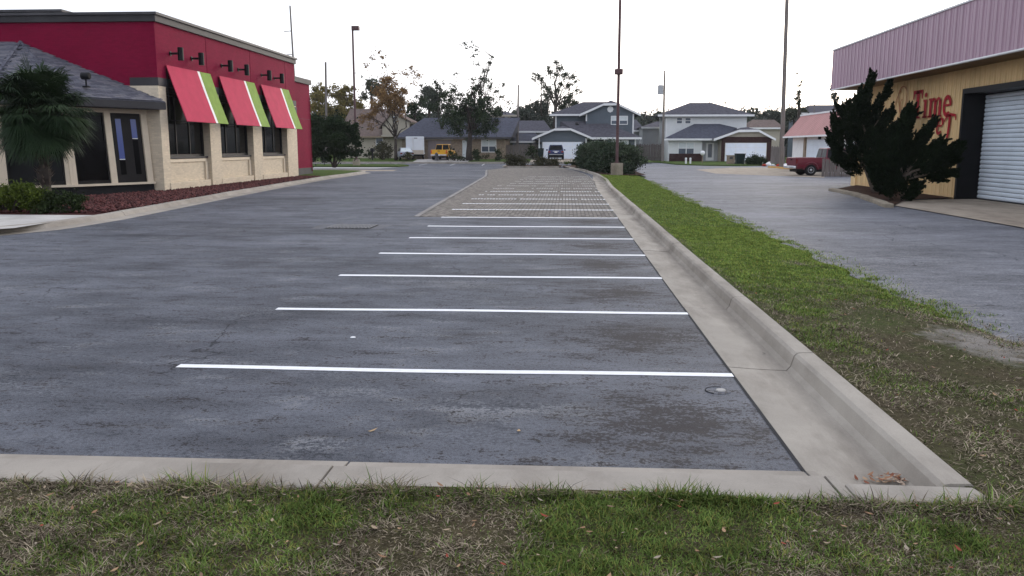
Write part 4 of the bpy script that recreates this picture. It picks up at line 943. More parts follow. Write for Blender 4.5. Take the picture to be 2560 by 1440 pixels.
def pickup(name, label, loc, rz, paint, chromeb=True, wd=1.0, tl='taillight'):
    c = empty(name, loc, rz); tag(c, label, 'pickup truck')
    body = hull([(2.85, .5, .75, .95, wd * .88), (2.6, .42, .78, 1.06, wd), (.95, .40, .8, 1.14, wd), (-.75, .40, .8, 1.14, wd)]).build('body', paint, c, .03)
    bed = hull([(-.78, .42, .78, .80, wd * .99), (-2.72, .45, .78, .80, wd * .99)]).build('bed', paint, c, .02)
    for s in (-1, 1): bx('bed_side', paint, bed, *sorted((s * wd * .99, s * wd * .86)), -2.70, -.79, .79, 1.22, bevel=.03)
    tg = bx('tailgate', paint, c, -wd * .84, wd * .84, -2.76, -2.68, .66, 1.21, bevel=.02); bx('handle', M['plastic'], tg, -.14, .14, -2.785, -2.76, 1.02, 1.10)
    CB = cab(-.74, -.60, .62, 1.32, 1.10, 1.86, wd * .92, wd * .74).build('cab', paint, c, .05)
    wb, wt = wd * .92, wd * .74
    facepane(c, 'rear_window', [(-wb, -.74, 1.1), (wb, -.74, 1.1), (wt, -.60, 1.86), (-wt, -.60, 1.86)], M['glass'], .09, split=2)
    facepane(c, 'windscreen', [(wb, 1.32, 1.1), (-wb, 1.32, 1.1), (-wt, .62, 1.86), (wt, .62, 1.86)], M['glass'], .1)
    facepane(c, 'side_window', [(-wb, 1.32, 1.1), (-wb, -.74, 1.1), (-wt, -.60, 1.86), (-wt, .62, 1.86)], M['glass'], .13, split=2)
    facepane(c, 'side_window', [(wb, -.74, 1.1), (wb, 1.32, 1.1), (wt, .62, 1.86), (wt, -.60, 1.86)], M['glass'], .13, split=2)
    for s in (-1, 1):
        bx('tail_light', M[tl], c, *sorted((s * wd * .86, s * wd * .985)), -2.775, -2.70, .80, 1.16, bevel=.015)
        for yy in (-1.75, 1.75):
            wheel(c, s * (wd - .13), yy, .39, .26, s)
            MB().tube([(s * wd * .985, yy + .5 * cos(t), .39 + .5 * sin(t)) for t in np.linspace(.05, pi - .05, 9)], .05, 6).build('wheel_arch', M['plastic'] if not chromeb else paint, c)
        mr = bx('mirror', M['plastic'], c, *sorted((s * wd * .98, s * (wd * .98 + .2))), .95, 1.05, 1.15, 1.38, bevel=.03)
        bx('headlight', M['chrome'], c, *sorted((s * wd * .5, s * wd * .84)), 2.80, 2.87, .72, .9, bevel=.02)
        dr_ = bx('door_handle', M['plastic'], c, *sorted((s * wd * 1.0, s * (wd + .02))), -.35, -.15, .98, 1.03)
    bp = bx('rear_bumper', M['chrome'] if chromeb else M['plastic'], c, -wd * .97, wd * .97, -2.95, -2.77, .48, .66, bevel=.04); bx('licence_plate', M['white'], bp, -.15, .15, -2.962, -2.951, .51, .63)
    bx('front_bumper', M['chrome'], c, -wd * .9, wd * .9, 2.86, 3.0, .45, .65, bevel=.04); bx('grille', M['plastic'], c, -wd * .48, wd * .48, 2.84, 2.88, .68, .92)
    bx('underbody', M['plastic'], c, -wd * .7, wd * .7, -2.6, 2.5, .25, .42)
    return c
tx, ty = ax(1101, 102.5), 105.2
pickup('pickup_truck', 'bright yellow pickup truck parked tail-out before the ranch garage', (tx, ty, .39), radians(-4), M['yellowcar'], wd=1.0, tl='taillight_o')
pickup('pickup_truck', 'dark red pickup truck with silver wheels beside the fence stub', (18.15, 60.3, -.006), radians(-84), M['redcar'], True, .98)

sv = empty('dark_suv', (ax(1389, 104), 106.5, .39)); tag(sv, 'dark navy SUV parked tail-out before the white garage door', 'SUV'); sv.rotation_euler = (0, 0, radians(1))
hull([(2.35, .5, .75, .95, .86), (2.1, .42, .8, 1.05, .97), (-2.15, .45, .85, 1.12, .98), (-2.3, .55, .85, 1.08, .93)]).build('body', M['darkcar'], sv, .04)
cab(-2.22, -1.85, .35, 1.15, 1.09, 1.80, .93, .74).build('greenhouse', M['darkcar'], sv, .06)
facepane(sv, 'rear_window', [(-.93, -2.22, 1.09), (.93, -2.22, 1.09), (.74, -1.85, 1.80), (-.74, -1.85, 1.80)], M['glass'], .1)
facepane(sv, 'windscreen', [(.93, 1.15, 1.09), (-.93, 1.15, 1.09), (-.74, .35, 1.80), (.74, .35, 1.80)], M['glass'], .08)
for s in (-1, 1):
    q = [(s * .93, 1.15, 1.09), (s * .93, -2.22, 1.09), (s * .74, -1.85, 1.8), (s * .74, .35, 1.8)]
    facepane(sv, 'side_window', q if s < 0 else [q[1], q[0], q[3], q[2]], M['glass'], .13, split=3)
    for yy in (-1.4, 1.4): wheel(sv, s * .86, yy, .37, .25, s)
    bx('tail_light', M['taillight'], sv, *sorted((s * .66, s * .93)), -2.36, -2.24, .86, 1.06, bevel=.02)
    bx('mirror', M['darkcar'], sv, *sorted((s * .98, s * 1.2)), .85, .98, 1.08, 1.27, bevel=.03)
    bx('roof_rail', M['chrome'], sv, *sorted((s * .66, s * .70)), -1.6, .2, 1.81, 1.85)
bp = bx('rear_bumper', M['plastic'], sv, -.95, .95, -2.42, -2.28, .48, .74, bevel=.05); bx('chrome_strip', M['chrome'], bp, -.8, .8, -2.44, -2.421, .62, .67)
bx('licence_plate', M['white'], sv, -.17, .17, -2.345, -2.33, .86, .98); bx('chrome_bar', M['chrome'], sv, -.38, .38, -2.335, -2.30, 1.0, 1.07, bevel=.01); bx('underbody', M['plastic'], sv, -.75, .75, -2.1, 2.1, .25, .46)

cr = empty('silver_car', (ax(1003, 102), 104.2, .39), radians(18)); tag(cr, 'small silver car parked behind the autumn tree trunk', 'car')
hull([(2.1, .4, .55, .72, .78), (1.85, .32, .6, .82, .86), (.7, .3, .65, .94, .88), (-1.5, .3, .65, .98, .88), (-2.05, .4, .7, .94, .82)]).build('body', M['silvercar'], cr, .04)
cab(-1.75, -.95, .2, 1.05, .93, 1.44, .80, .60).build('greenhouse', M['silvercar'], cr, .06)
facepane(cr, 'rear_window', [(-.8, -1.75, .93), (.8, -1.75, .93), (.6, -.95, 1.44), (-.6, -.95, 1.44)], M['blind'], .1)
for s in (-1, 1):
    q = [(s * .8, 1.05, .93), (s * .8, -1.75, .93), (s * .6, -.95, 1.44), (s * .6, .2, 1.44)]
    facepane(cr, 'side_window', q if s < 0 else [q[1], q[0], q[3], q[2]], M['glass'], .14, split=2)
    for yy in (-1.3, 1.3): wheel(cr, s * .76, yy, .31, .2, s)
    bx('tail_light', M['taillight'], cr, *sorted((s * .55, s * .80)), -2.1, -1.98, .68, .84, bevel=.02)
bx('rear_bumper', M['plastic'], cr, -.8, .8, -2.12, -2.0, .36, .52, bevel=.04); bx('licence_plate', M['white'], cr, -.16, .16, -2.085, -2.06, .62, .74)

tr = empty('cargo_trailer', (ax(1034, 107), 108.2, .39), radians(9)); tag(tr, 'white enclosed cargo trailer parked between the silver car and yellow pickup', 'trailer')
bx('box_body', M['trailer'], tr, -1.12, 1.12, -2.0, 2.0, .62, 2.82, bevel=.06); bx('tan_reflection', M['trailer_reflect'], tr, -1.06, 1.06, -2.03, -2.001, .66, 1.15); bx('corner_post', M['white'], tr, -.30, -.20, -2.05, -2.001, 1.16, 2.76)  # tan sheet low on the rear is a reflection put into colour
bx('rear_door', M['trailer'], tr, -1.02, -.31, -2.03, -2.001, 1.18, 2.7, bevel=.01); bx('rear_door', M['trailer'], tr, -.18, 1.02, -2.03, -2.001, 1.18, 2.7, bevel=.01)
bx('number_plate', M['plastic'], tr, -.1, .3, -2.045, -2.031, 2.58, 2.66)
bx('chassis', M['plastic'], tr, -1.0, 1.0, -2.0, 2.6, .45, .62)
for s in (-1, 1):
    for yy in (-.4, .4): wheel(tr, s * .98, yy, .34, .2, s)
    bx('fender', M['trailer'], tr, *sorted((s * 1.0, s * 1.22)), -.85, .85, .72, .80, bevel=.02)

# ------------------------------------------------------------------ small street things
def binn(label, x, y, z, h=1.05, w_=.30):
    b = empty('wheeled_bin', (x, y, z)); tag(b, label, 'bin')
    MB().add([(-w_ * .8, -w_ * .8, .05), (w_ * .8, -w_ * .8, .05), (w_ * .8, w_ * .8, .05), (-w_ * .8, w_ * .8, .05), (-w_, -w_, h), (w_, -w_, h), (w_, w_ * 1.2, h), (-w_, w_ * 1.2, h)], [(0, 1, 5, 4), (1, 2, 6, 5), (2, 3, 7, 6), (3, 0, 4, 7), (4, 5, 6, 7), (0, 3, 2, 1)]).build('body', M['bin'], b, .03)
    bx('lid', M['bin'], b, -w_ * 1.06, w_ * 1.06, -w_ * 1.08, w_ * 1.25, h + .002, h + .08, bevel=.03)
    for s in (-1, 1): MB().lathe([(.1, -.03), (.1, .03)], (s * w_ * .8, w_ * 1.0, .1), 12, 'x').build('wheel', M['tyre'], b)
    MB().tube([(-w_ * .8, w_ * 1.35, h), (w_ * .8, w_ * 1.35, h)], .02, 6).build('handle', M['bin'], b)
binn('dark wheeled bin beside the left edge of the grey garage', ax(1352, 108), 108.5, .39, 1.3, .36)
binn('large dark green bin on the corner lawn beside the round bush', ax(1851, 92), 92, .12, 1.05, .48)
for i, p in enumerate((1716, 1727)):
    v = empty('white_marker_post', (ax(p, 96), 96, .12)); tag(v, ('left' if i == 0 else 'right') + ' one of two short white posts on the corner lawn', 'post')
    MB().lathe([(.1, 0), (.1, .5), (.11, .52), (.11, .60), (.05, .64)], n=12).build('pipe', M['white'], v); MB().lathe([(.125, .44), (.125, .48)], n=12).build('collar', M['white'], v)
gl_ = empty('globe_lamp', (ax(1757, 100), 100, .12)); tag(gl_, 'white globe yard lamp on a short post in front of the white house', 'lamp')
MB().tube([(0, 0, 0), (0, 0, .85)], .06, 8).build('post', M['brick_tan'], gl_); MB().lathe([(.1, .85), (.24, .98), (.28, 1.12), (.22, 1.30), (.08, 1.38)], n=14).build('globe', M['white'], gl_, smooth=True)
mbx = empty('mailbox', (ax(1828, 95), 95, .12)); tag(mbx, 'tan brick mailbox pillar beside the large green bin', 'mailbox')
bx('pillar', M['brick_tan'], mbx, -.4, .4, -.3, .3, 0, .85, bevel=.02); bx('cap', M['stone'], mbx, -.46, .46, -.36, .36, .852, .93, bevel=.02); bx('box_door', M['coping'], mbx, -.16, .16, -.33, -.302, .5, .75)
mb2 = empty('mailbox', (ax(931, 102), 102, .38)); tag(mb2, 'black mailbox on a post in front of the brown roofed house', 'mailbox')
bx('post', M['black'], mb2, -.07, .07, -.07, .07, 0, 1.0); MB().prism([(-.2, -.35, 1.0), (.2, -.35, 1.0), (.2, -.35, 1.3), (.12, -.35, 1.42), (-.12, -.35, 1.42), (-.2, -.35, 1.3)], (0, .7, 0)).build('box', M['black'], mb2)
hy = empty('fire_hydrant', (ax(1091, 101.5), 101.5, .35)); tag(hy, 'grey fire hydrant on the kerb behind the yellow pickup', 'hydrant')
MB().lathe([(.26, 0), (.26, .06), (.17, .1), (.17, .62), (.22, .64), (.22, .70), (.16, .85), (.06, .94)], n=14).build('barrel', M['coping'], hy); MB().lathe([(.09, -.32), (.09, .32)], (0, 0, .5), 10, 'x').build('nozzle', M['coping'], hy); MB().lathe([(.11, -.28), (.11, 0)], (0, 0, .48), 10, 'y').build('pumper_nozzle', M['coping'], hy)
for i, (p, q) in enumerate(((gp(1922, 419), gp(1946, 420.5)), (gp(1948, 421), gp(1985, 424)))):
    a, b = np.array(p), np.array(q); d = b - a; Ln = np.linalg.norm(d)
    o = MB().add([(x, yy, z) for x in (0, Ln) for yy, z in ((-.1, 0), (-.07, .14), (.07, .14), (.1, 0))], [(0, 1, 5, 4), (1, 2, 6, 5), (2, 3, 7, 6), (0, 4, 7, 3), (0, 3, 2, 1), (4, 5, 6, 7)]).build('wheel_stop', M['orange'], None, .01)
    o.location = a; o.rotation_euler = (0, 0, math.atan2(d[1], d[0])); tag(o, ('farther' if i == 0 else 'nearer') + ' faded yellow wheel stop at the rear of the red pickup', 'wheel stop')
for i, (px, py) in enumerate(((772, 430), (811, 412))):
    p = gp(px, py, .14); f = empty('landscape_floodlight', p); tag(f, 'small black floodlight ' + ('in the lawn at the restaurant corner' if i == 0 else 'left of the dark round tree trunk'), 'floodlight')
    MB().tube([(0, 0, -.02), (0, 0, .3)], .04, 6).build('stake', M['black'], f); h_ = MB().lathe([(.12, -.2), (.2, -.1), (.24, .2), (.2, .22)], (0, 0, 0), 12, 'x').build('lamp_head', M['black'], f); h_.location = (0, 0, .45); h_.rotation_euler = (0, radians(50 if i == 0 else 90), radians(20))
sg = empty('yellow_yard_sign', (ax(1418, 84), 84, .11)); tag(sg, 'small yellow flower clump at the left end of the big hedge', 'plant')
# debris heap
for i in range(6):
    p = gp(1932 + i * 6, 408 + (i % 2) * 2, .1); V_ = []
    o = MB().lathe([(.05, 0), (.3, .05), (.34, .2), (.2, .36), (.05, .4)], n=9).build('rubbish_bag', M['white'] if i % 3 else M['leafred']); o.location = (19.9 + i * .5, 88 + random.uniform(-1, 1), 0); o.scale = (random.uniform(.6, 1.1), random.uniform(.6, 1), random.uniform(.5, 1)); o.rotation_euler = (random.uniform(-.3, .3), random.uniform(-.3, .3), i)
    tag(o, ['leftmost red', 'second white', 'third white', 'right-hand red', 'fifth white', 'rightmost white'][i] + ' rubbish bag in the heap between bush and pink building', 'rubbish bag', 'rubbish bags in the heap')
# border blocks of the juniper bed
bb = [(2078, 477), (2108, 483), (2136, 489), (2160, 496), (2183, 504), (2205, 513), (2228, 519)]
for i, (a, b) in enumerate(zip(bb, bb[1:])):
    p, q = np.array(gp(*a)), np.array(gp(*b)); d = q - p; Ln = np.linalg.norm(d)
    o = bx('border_block', M['stone'], None, .03, Ln - .05, -.14, .14, -.05, .12, bevel=.03); o.location = p; o.rotation_euler = (0, 0, math.atan2(d[1], d[0]) + random.uniform(-.05, .05))
    tag(o, ['farthest', 'second farthest', 'third farthest', 'third nearest', 'second nearest', 'nearest'][i] + ' concrete block in the border of the juniper bed', 'border block', 'juniper bed border')
struct(sheet('juniper_bed', [gp(*a)[:2] for a in bb] + [(12.2, 31.5), (14.4, 32.6), (14.4, 43.5)], .05, M['soil']))

# ------------------------------------------------------------------ foliage
def quads(P, D, size, aspect, rng, spread=1.0):
    """leaf quads at P with main direction D (unit or None)"""
    n = len(P); a = rng.normal(size=(n, 3)) if D is None else D + spread * rng.normal(size=(n, 3))
    a /= np.linalg.norm(a, axis=1)[:, None]; b = np.cross(a, rng.normal(size=(n, 3))); b /= np.linalg.norm(b, axis=1)[:, None] + 1e-9
    s = size * rng.uniform(.6, 1.35, (n, 1)); a = a * s * .5; b = b * s * .5 * aspect
    V = np.stack([P - a, P + b * .9 - a * .1, P + a, P - b * .9 - a * .1], 1).reshape(-1, 3); F = np.arange(4 * n).reshape(n, 4); return V, F
def blob_pts(cl, dens, rng, hollow=.45):
    out = []
    for c, r in cl:
        r = np.array(r, float); n = max(6, int(dens * (r[0] * r[1] * r[2]) ** (2 / 3))); d = rng.normal(size=(n, 3)); d /= np.linalg.norm(d, axis=1)[:, None]
        rr = hollow + (1 - hollow) * rng.random((n, 1)) ** .6; rr *= 1 + .25 * (rng.random((n, 1)) - .5); out.append(np.array(c) + d * rr * r)
    return np.concatenate(out)
def crown(name, parent, cl, dens, size, mat, seed, aspect=.6, hollow=.35, loose=0):
    rng = np.random.default_rng(seed); sub = []
    for c, r in cl:                       # break each mass into ragged sub-clumps
        r = np.array(r, float); k = max(3, int(5 + r.mean() * 2.5))
        for _ in range(k):
            d = rng.normal(size=3); d /= np.linalg.norm(d); q = np.array(c) + d * r * rng.uniform(.35, .95); sub.append((q, r * rng.uniform(.28, .55)))
        sub.append((c, r * .6))
    if loose:
        for c, r in cl:
            r = np.array(r, float)
            for _ in range(loose):
                d = rng.normal(size=3); d /= np.linalg.norm(d); sub.append((np.array(c) + d * r * rng.uniform(1.0, 1.9), r * rng.uniform(.15, .4)))
    P = blob_pts(sub, dens * 4.2, rng, hollow); k_ = rng.random(len(P)) < .3; P[k_] += rng.normal(size=(k_.sum(), 3)) * size * 1.3; V, F = quads(P, None, size * 1.12, aspect, rng)
    t = np.clip(.55 * rng.random(len(P)) + .45 * vnoise(P[:, 0] + 50, P[:, 2] + P[:, 1] * .3 + 9, seed, 1.1), 0, 1)
    return link(name, npmesh(name, V, F, mat, t), parent)
def limb(b, p0, p1, r0, r1, rng, n=5, wob=.12):
    p0 = np.array(p0, float); p1 = np.array(p1, float); Ln = np.linalg.norm(p1 - p0); pts = []
    for i in range(n + 1):
        t = i / n; p = p0 + (p1 - p0) * t; p = p + (rng.normal(size=3) * wob * Ln * .3 * sin(pi * t)); p[2] += .10 * Ln * sin(pi * t) * (1 if p1[2] > p0[2] else .3); pts.append(p)
    b.tube(pts, list(np.linspace(r0, r1, n + 1)), 6)
def tree(name, label, D, base, fork, clumps, r0, leaf, dens, size, seed, bark='bark', zb=.3, limbs=14, dj=1.0, extra=(), group=None, cat='tree', thin=None, loose=2):
    rng = np.random.default_rng(seed); b0 = at(base[0], 400, D); b0[2] = zb; fk = at(*fork, D)
    T = empty(name, (0, 0, 0)); tag(T, label, cat, group); T.location = (0, 0, 0)
    m = D / FOC; cl = []
    for px, py, r in clumps:
        c = at(px, py, D + rng.uniform(-dj, dj) * min(r * m, 2) * 1.0); cl.append((c, (r * m, r * m * 1.0, r * m * .85)))
    mb = MB(); limb(mb, b0, fk, r0 * 1.25, r0 * .8, rng, 5, .04)
    order = sorted(range(len(cl)), key=lambda i: -np.linalg.norm(cl[i][0] - fk))[:limbs]
    for i in order:
        c = cl[i][0]; s = fk + (b0 - fk) * rng.uniform(0, .12); limb(mb, s, c, r0 * rng.uniform(.22, .4), r0 * .05, rng, 6, .18)
        for _ in range(3):
            e = c + rng.normal(size=3) * cl[i][1][0] * .9; mid = s + (c - s) * rng.uniform(.6, .9); limb(mb, mid, e, r0 * .14, r0 * .03, rng, 3, .2)
    for p, q, r in extra: limb(mb, at(*p, D), at(*q, D), r, r * .35, rng, 5, .1)
    crown('crown', T, cl, dens, size, L[leaf], seed + 1, loose=loose)
    if thin:
        cl2 = [(at(px, py, D + rng.uniform(-1, 1)), (r * m,) * 3) for px, py, r in thin]; crown('crown', T, cl2, dens * .38, size, L[leaf], seed + 2, loose=3)
        for c, r in cl2:
            j = min(range(len(cl)), key=lambda i: np.linalg.norm(cl[i][0] - c)); limb(mb, cl[j][0], c, r0 * .10, r0 * .03, rng, 4, .15)
    mb.build('trunk', M[bark], T, smooth=True)
    return T
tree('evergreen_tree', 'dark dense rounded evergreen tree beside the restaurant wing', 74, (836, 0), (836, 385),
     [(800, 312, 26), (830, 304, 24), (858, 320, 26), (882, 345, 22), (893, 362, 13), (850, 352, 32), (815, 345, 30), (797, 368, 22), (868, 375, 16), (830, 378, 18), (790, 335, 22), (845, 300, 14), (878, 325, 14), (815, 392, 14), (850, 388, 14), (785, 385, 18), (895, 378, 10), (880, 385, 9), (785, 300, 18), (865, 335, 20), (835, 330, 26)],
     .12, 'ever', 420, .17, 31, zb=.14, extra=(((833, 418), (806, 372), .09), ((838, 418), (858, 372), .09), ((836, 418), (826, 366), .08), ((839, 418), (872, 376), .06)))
tree('autumn_tree', 'rusty brown autumn tree with bare lower limbs behind the silver car', 102.6, (990, 0), (989, 340),
     [(965, 218, 25), (985, 238, 30), (960, 248, 27), (1003, 255, 20), (945, 268, 20), (1006, 228, 15), (970, 196, 14), (980, 268, 22), (952, 232, 20), (1005, 275, 14), (925, 290, 14)],
     .2, 'rust', 95, .22, 41, zb=.36, bark='bark', limbs=9,
     extra=(((989, 345), (935, 298), .11), ((989, 340), (958, 285), .10), ((990, 345), (1016, 318), .1), ((1016, 318), (1012, 285), .08), ((988, 340), (985, 250), .12), ((945, 306), (905, 292), .05), ((950, 310), (925, 325), .04)),
     thin=[(945, 128, 7), (953, 143, 7), (932, 147, 6), (962, 165, 7), (1030, 178, 13), (1046, 190, 9), (1012, 186, 9), (1036, 208, 8), (905, 300, 16), (925, 318, 14), (985, 185, 8), (918, 165, 5)])
tree('oak_tree', 'large dark oak with ragged sparse top before the ranch house', 102.4, (1172, 0), (1175, 332),
     [(1175, 290, 42), (1138, 300, 32), (1212, 295, 35), (1240, 282, 22), (1150, 272, 22), (1198, 264, 22), (1122, 285, 18), (1180, 322, 22), (1213, 322, 18), (1146, 326, 15), (1240, 305, 12),
      (1195, 218, 11), (1210, 178, 8), (1225, 158, 7), (1230, 143, 5), (1172, 238, 11), (1215, 202, 9), (1240, 228, 9), (1252, 242, 8), (1183, 200, 7), (1160, 250, 15), (1220, 250, 15), (1203, 235, 11), (1225, 215, 9), (1205, 195, 8), (1188, 225, 10), (1180, 255, 14)],
     .33, 'oak', 120, .2, 51, zb=.36, limbs=20,
     thin=[(1165, 118, 8), (1187, 114, 8), (1191, 126, 6), (1160, 109, 5), (1272, 258, 8), (1140, 185, 6), (1184, 140, 5), (1192, 160, 6), (1258, 212, 6), (1125, 230, 10), (1135, 215, 8)])
tree('dark_tree', 'dark leaning tree left of the big oak over the ranch roof', 113, (1100, 0), (1105, 320),
     [(1110, 240, 14), (1128, 250, 14), (1098, 218, 11), (1088, 208, 8), (1120, 268, 18), (1090, 270, 18), (1135, 228, 10), (1150, 235, 9)], .22, 'oak', 120, .22, 61, zb=.39, limbs=8)
tree('tall_pine', 'tall sparse pine with clumped needles rising behind the grey house', 136, (1386, 0), (1389, 262),
     [(1392, 158, 8), (1401, 171, 9), (1374, 181, 9), (1372, 170, 6), (1412, 188, 10), (1390, 188, 7), (1430, 194, 9), (1438, 205, 7), (1402, 208, 8), (1345, 190, 7), (1334, 184, 5), (1355, 200, 7), (1375, 226, 11), (1360, 236, 8), (1420, 214, 7), (1440, 226, 6), (1452, 230, 5), (1370, 246, 10), (1396, 226, 7), (1360, 217, 6), (1332, 198, 4), (1425, 240, 6)],
     .32, 'pine', 110, .24, 71, bark='bark', limbs=18, loose=4, extra=(((1387, 300), (1391, 165), .2), ((1354, 290), (1353, 195), .13)))
def far(label, D, clumps, leaf, seed, name='background_tree', dens=95, size=.3):
    cx = sum(c[0] for c in clumps) / len(clumps); cy = max(c[1] for c in clumps)
    return tree(name, label, D, (cx, 0), (cx, cy), clumps, .25, leaf, dens, size, seed, limbs=5, group='trees behind the houses', zb=.2)
far('olive yellow tree right above the dark round evergreen', 128, [(800, 242, 26), (785, 268, 22), (822, 272, 26), (810, 222, 12), (790, 225, 10)], 'olive', 81)
far('olive autumn tree between short utility pole and rusty tree', 131, [(845, 238, 22), (872, 250, 22), (850, 275, 24), (880, 285, 20), (865, 225, 14), (900, 265, 16)], 'olive', 82)
far('dark green tree behind the left shoulder of the rusty autumn tree', 133, [(925, 205, 14), (945, 222, 18), (930, 230, 16), (912, 240, 12)], 'pine', 83)
far('dark tree between the rusty autumn tree and the leaning tree', 130, [(1030, 265, 18), (1042, 290, 20), (1022, 300, 16), (1055, 250, 10)], 'oak', 84)
far('grey-green round tree behind the ranch roof', 140, [(1072, 235, 22), (1090, 240, 20), (1060, 258, 18), (1085, 262, 20), (1062, 225, 10)], 'far', 85)
far('broad dark tree left of the tall pine behind the fence', 138, [(1330, 272, 24), (1305, 285, 22), (1358, 268, 22), (1318, 305, 22), (1345, 298, 22), (1290, 300, 14)], 'far', 86)
far('rounded tree showing above the left eave of the grey house', 140, [(1420, 252, 15), (1435, 262, 12), (1405, 268, 14)], 'pine', 87)
far('grey-green tree between white house and thick pole', 139, [(1938, 288, 15), (1930, 302, 12), (1948, 305, 14)], 'far', 88)
far('dark tree behind the thick utility pole and pink roof', 141, [(1975, 278, 18), (1995, 282, 18), (1965, 296, 16), (2010, 275, 12)], 'pine', 89)
far('thin ragged sapling standing above the pink roof', 136, [(1998, 214, 4), (1997, 232, 7), (1992, 246, 6), (2004, 203, 3), (1993, 182, 2.5), (1996, 258, 7)], 'oak', 90, dens=140, size=.24)
far('small dark pine top left of the workshop fascia', 120, [(2090, 222, 5), (2086, 236, 8), (2094, 246, 7), (2082, 244, 6), (2078, 222, 5)], 'pine', 91, dens=140, size=.24)
# filler canopy far behind everything (one wooded mass)
rngf = np.random.default_rng(99); clf = []
for px in range(700, 2200, 14):
    D = rngf.uniform(165, 230); hgt = 20 + 26 * vnoise(px * .03, 0, 3, 1.0); 
    clf.append((at(px, 330 - hgt * .35, D), (3.2, 3, 3.0))); clf.append((at(px + 6, 352, D), (3.4, 3, 3)))
wd_ = crown('distant_woods', None, clf, 26, .55, L['far'], 100); tag(wd_, 'hazy belt of woodland behind the houses', 'woodland', kind='stuff')

# shrubs and hedges
def bush(name, label, D, clumps, leaf, dens, size, seed, zb, cat='bush', group=None, stem=.05, depth=1.0):
    rng = np.random.default_rng(seed); m = D / FOC; T = empty(name, (0, 0, 0)); tag(T, label, cat, group); cl = []
    for px, py, r in clumps: cl.append((at(px, py, D + rng.uniform(-.3, .3)), (r * m, r * m * depth, r * m * .9)))
    mb = MB(); cx = np.mean([c[0] for c, r in cl]); b0 = np.array([cx, D, zb])
    for c, r in cl[:6]: limb(mb, b0 + rng.normal(size=3) * (.1, .1, 0), c, stem, stem * .3, rng, 3, .1)
    mb.build('stem', M['bark'], T); crown('foliage', T, cl, dens, size, L[leaf], seed); return T
def hedge(name, label, path, wdt, h, z, leaf, dens, size, seed, top=.2):
    rng = np.random.default_rng(seed); P = [np.array(p, float) for p in path]; T = empty(name, (0, 0, 0)); tag(T, label, 'hedge'); cl = []; mb = MB()
    for a, b in zip(P, P[1:]):
        Ln = np.linalg.norm(b - a); k = max(2, int(Ln / (wdt * .38)))
        for i in range(k):
            c = a + (b - a) * (i + .5) / k + rng.normal(size=2) * wdt * .1; hh = h * (1 + rng.uniform(-top, top) * .5)
            for s in np.arange(.14, 1.0, .2): cl.append((np.array([c[0] + rng.normal() * wdt * .08, c[1], z + hh * s]), (wdt * .48 * (1 - .25 * abs(s - .5)), wdt * .48, h * .22)))
            limb(mb, (c[0], c[1], z), (c[0] + rng.normal() * .1, c[1], z + hh * .7), .04, .015, rng, 2, .1)
    mb.build('stem', M['bark'], T); crown('foliage', T, cl, dens, size, L[leaf], seed); return T
hedge('big_hedge', 'tall clipped grey-green hedge curving behind the concrete pole base', [(4.6, 58.9), (3.6, 60.8), (2.9, 66), (2.2, 72), (1.7, 77.5)], 1.9, 1.85, .1, 'hedge', 330, .13, 111)
hedge('low_hedge', 'low box hedge at the far end of the brick bays, left one', [(-5.5, 82.5), (-4.0, 82.5)], 1.3, 1.0, .1, 'shrub', 170, .13, 112)
hedge('low_hedge', 'long low hedge before the dark SUV at the end of the brick bays', [(-3.2, 82.6), (-.6, 82.6)], 1.1, .72, .1, 'shrub', 170, .13, 113)
bush('yard_shrub', 'small palm-like shrub against the fence left of the wheeled bin', 104, [(1330, 370, 9), (1338, 378, 9), (1325, 382, 10), (1336, 390, 10)], 'dark', 150, .2, 114, .38)
bush('yard_shrub', 'large dark shrub behind the black mailbox', 104.5, [(960, 362, 16), (945, 375, 15), (972, 372, 13), (952, 388, 13), (968, 390, 11)], 'shrub', 130, .2, 115, .38)
bush('yard_shrub', 'low dark shrub left of the black mailbox', 106, [(925, 383, 9), (915, 388, 8), (936, 388, 9)], 'dark', 140, .2, 116, .38)
bush('yard_shrub', 'rounded grey shrub before the silver car and white trailer', 101.6, [(1022, 384, 9), (1027, 392, 9), (1017, 392, 8)], 'shrub', 160, .17, 117, .36)
bush('yard_shrub', 'dark shrub at the right front wheel of the yellow pickup', 101.8, [(1130, 384, 9), (1138, 390, 9), (1125, 393, 8), (1146, 394, 7)], 'dark', 160, .17, 118, .36)
bush('yard_shrub', 'dark upright shrub just right of the oak trunk', 101.9, [(1186, 380, 9), (1193, 382, 9), (1187, 392, 11), (1196, 393, 9), (1160, 396, 8), (1150, 397, 7)], 'dark', 160, .17, 119, .36)
bush('yard_shrub', 'dark upright shrub right of the ranch house twin window', 102, [(1243, 380, 8), (1249, 383, 8), (1245, 393, 9), (1253, 394, 7)], 'dark', 160, .17, 120, .36)
bush('yard_shrub', 'low green planting under the ranch house window', 108, [(1215, 390, 5), (1222, 388, 5), (1207, 391, 4)], 'shrub', 160, .17, 121, .38)
bush('round_bush', 'wide dark clipped bush right of the large green bin', 91, [(1876, 401, 11), (1890, 401, 12), (1903, 402, 11), (1868, 404, 9), (1912, 405, 8), (1885, 407, 10), (1896, 396, 9), (1882, 395, 9), (1870, 398, 8), (1908, 398, 8), (1900, 408, 9), (1872, 409, 7), (1914, 409, 6)], 'ever', 520, .12, 122, .1)
bush('front_bush', 'bright lime green clipped bush at the left edge before the sunroom', 22.6, [(20, 487, 28), (60, 480, 26), (95, 488, 24), (0, 490, 32), (-40, 490, 34), (-80, 495, 34), (45, 505, 30), (85, 508, 26), (20, 520, 25)], 'lime', 2600, .065, 123, .14, depth=1.6)
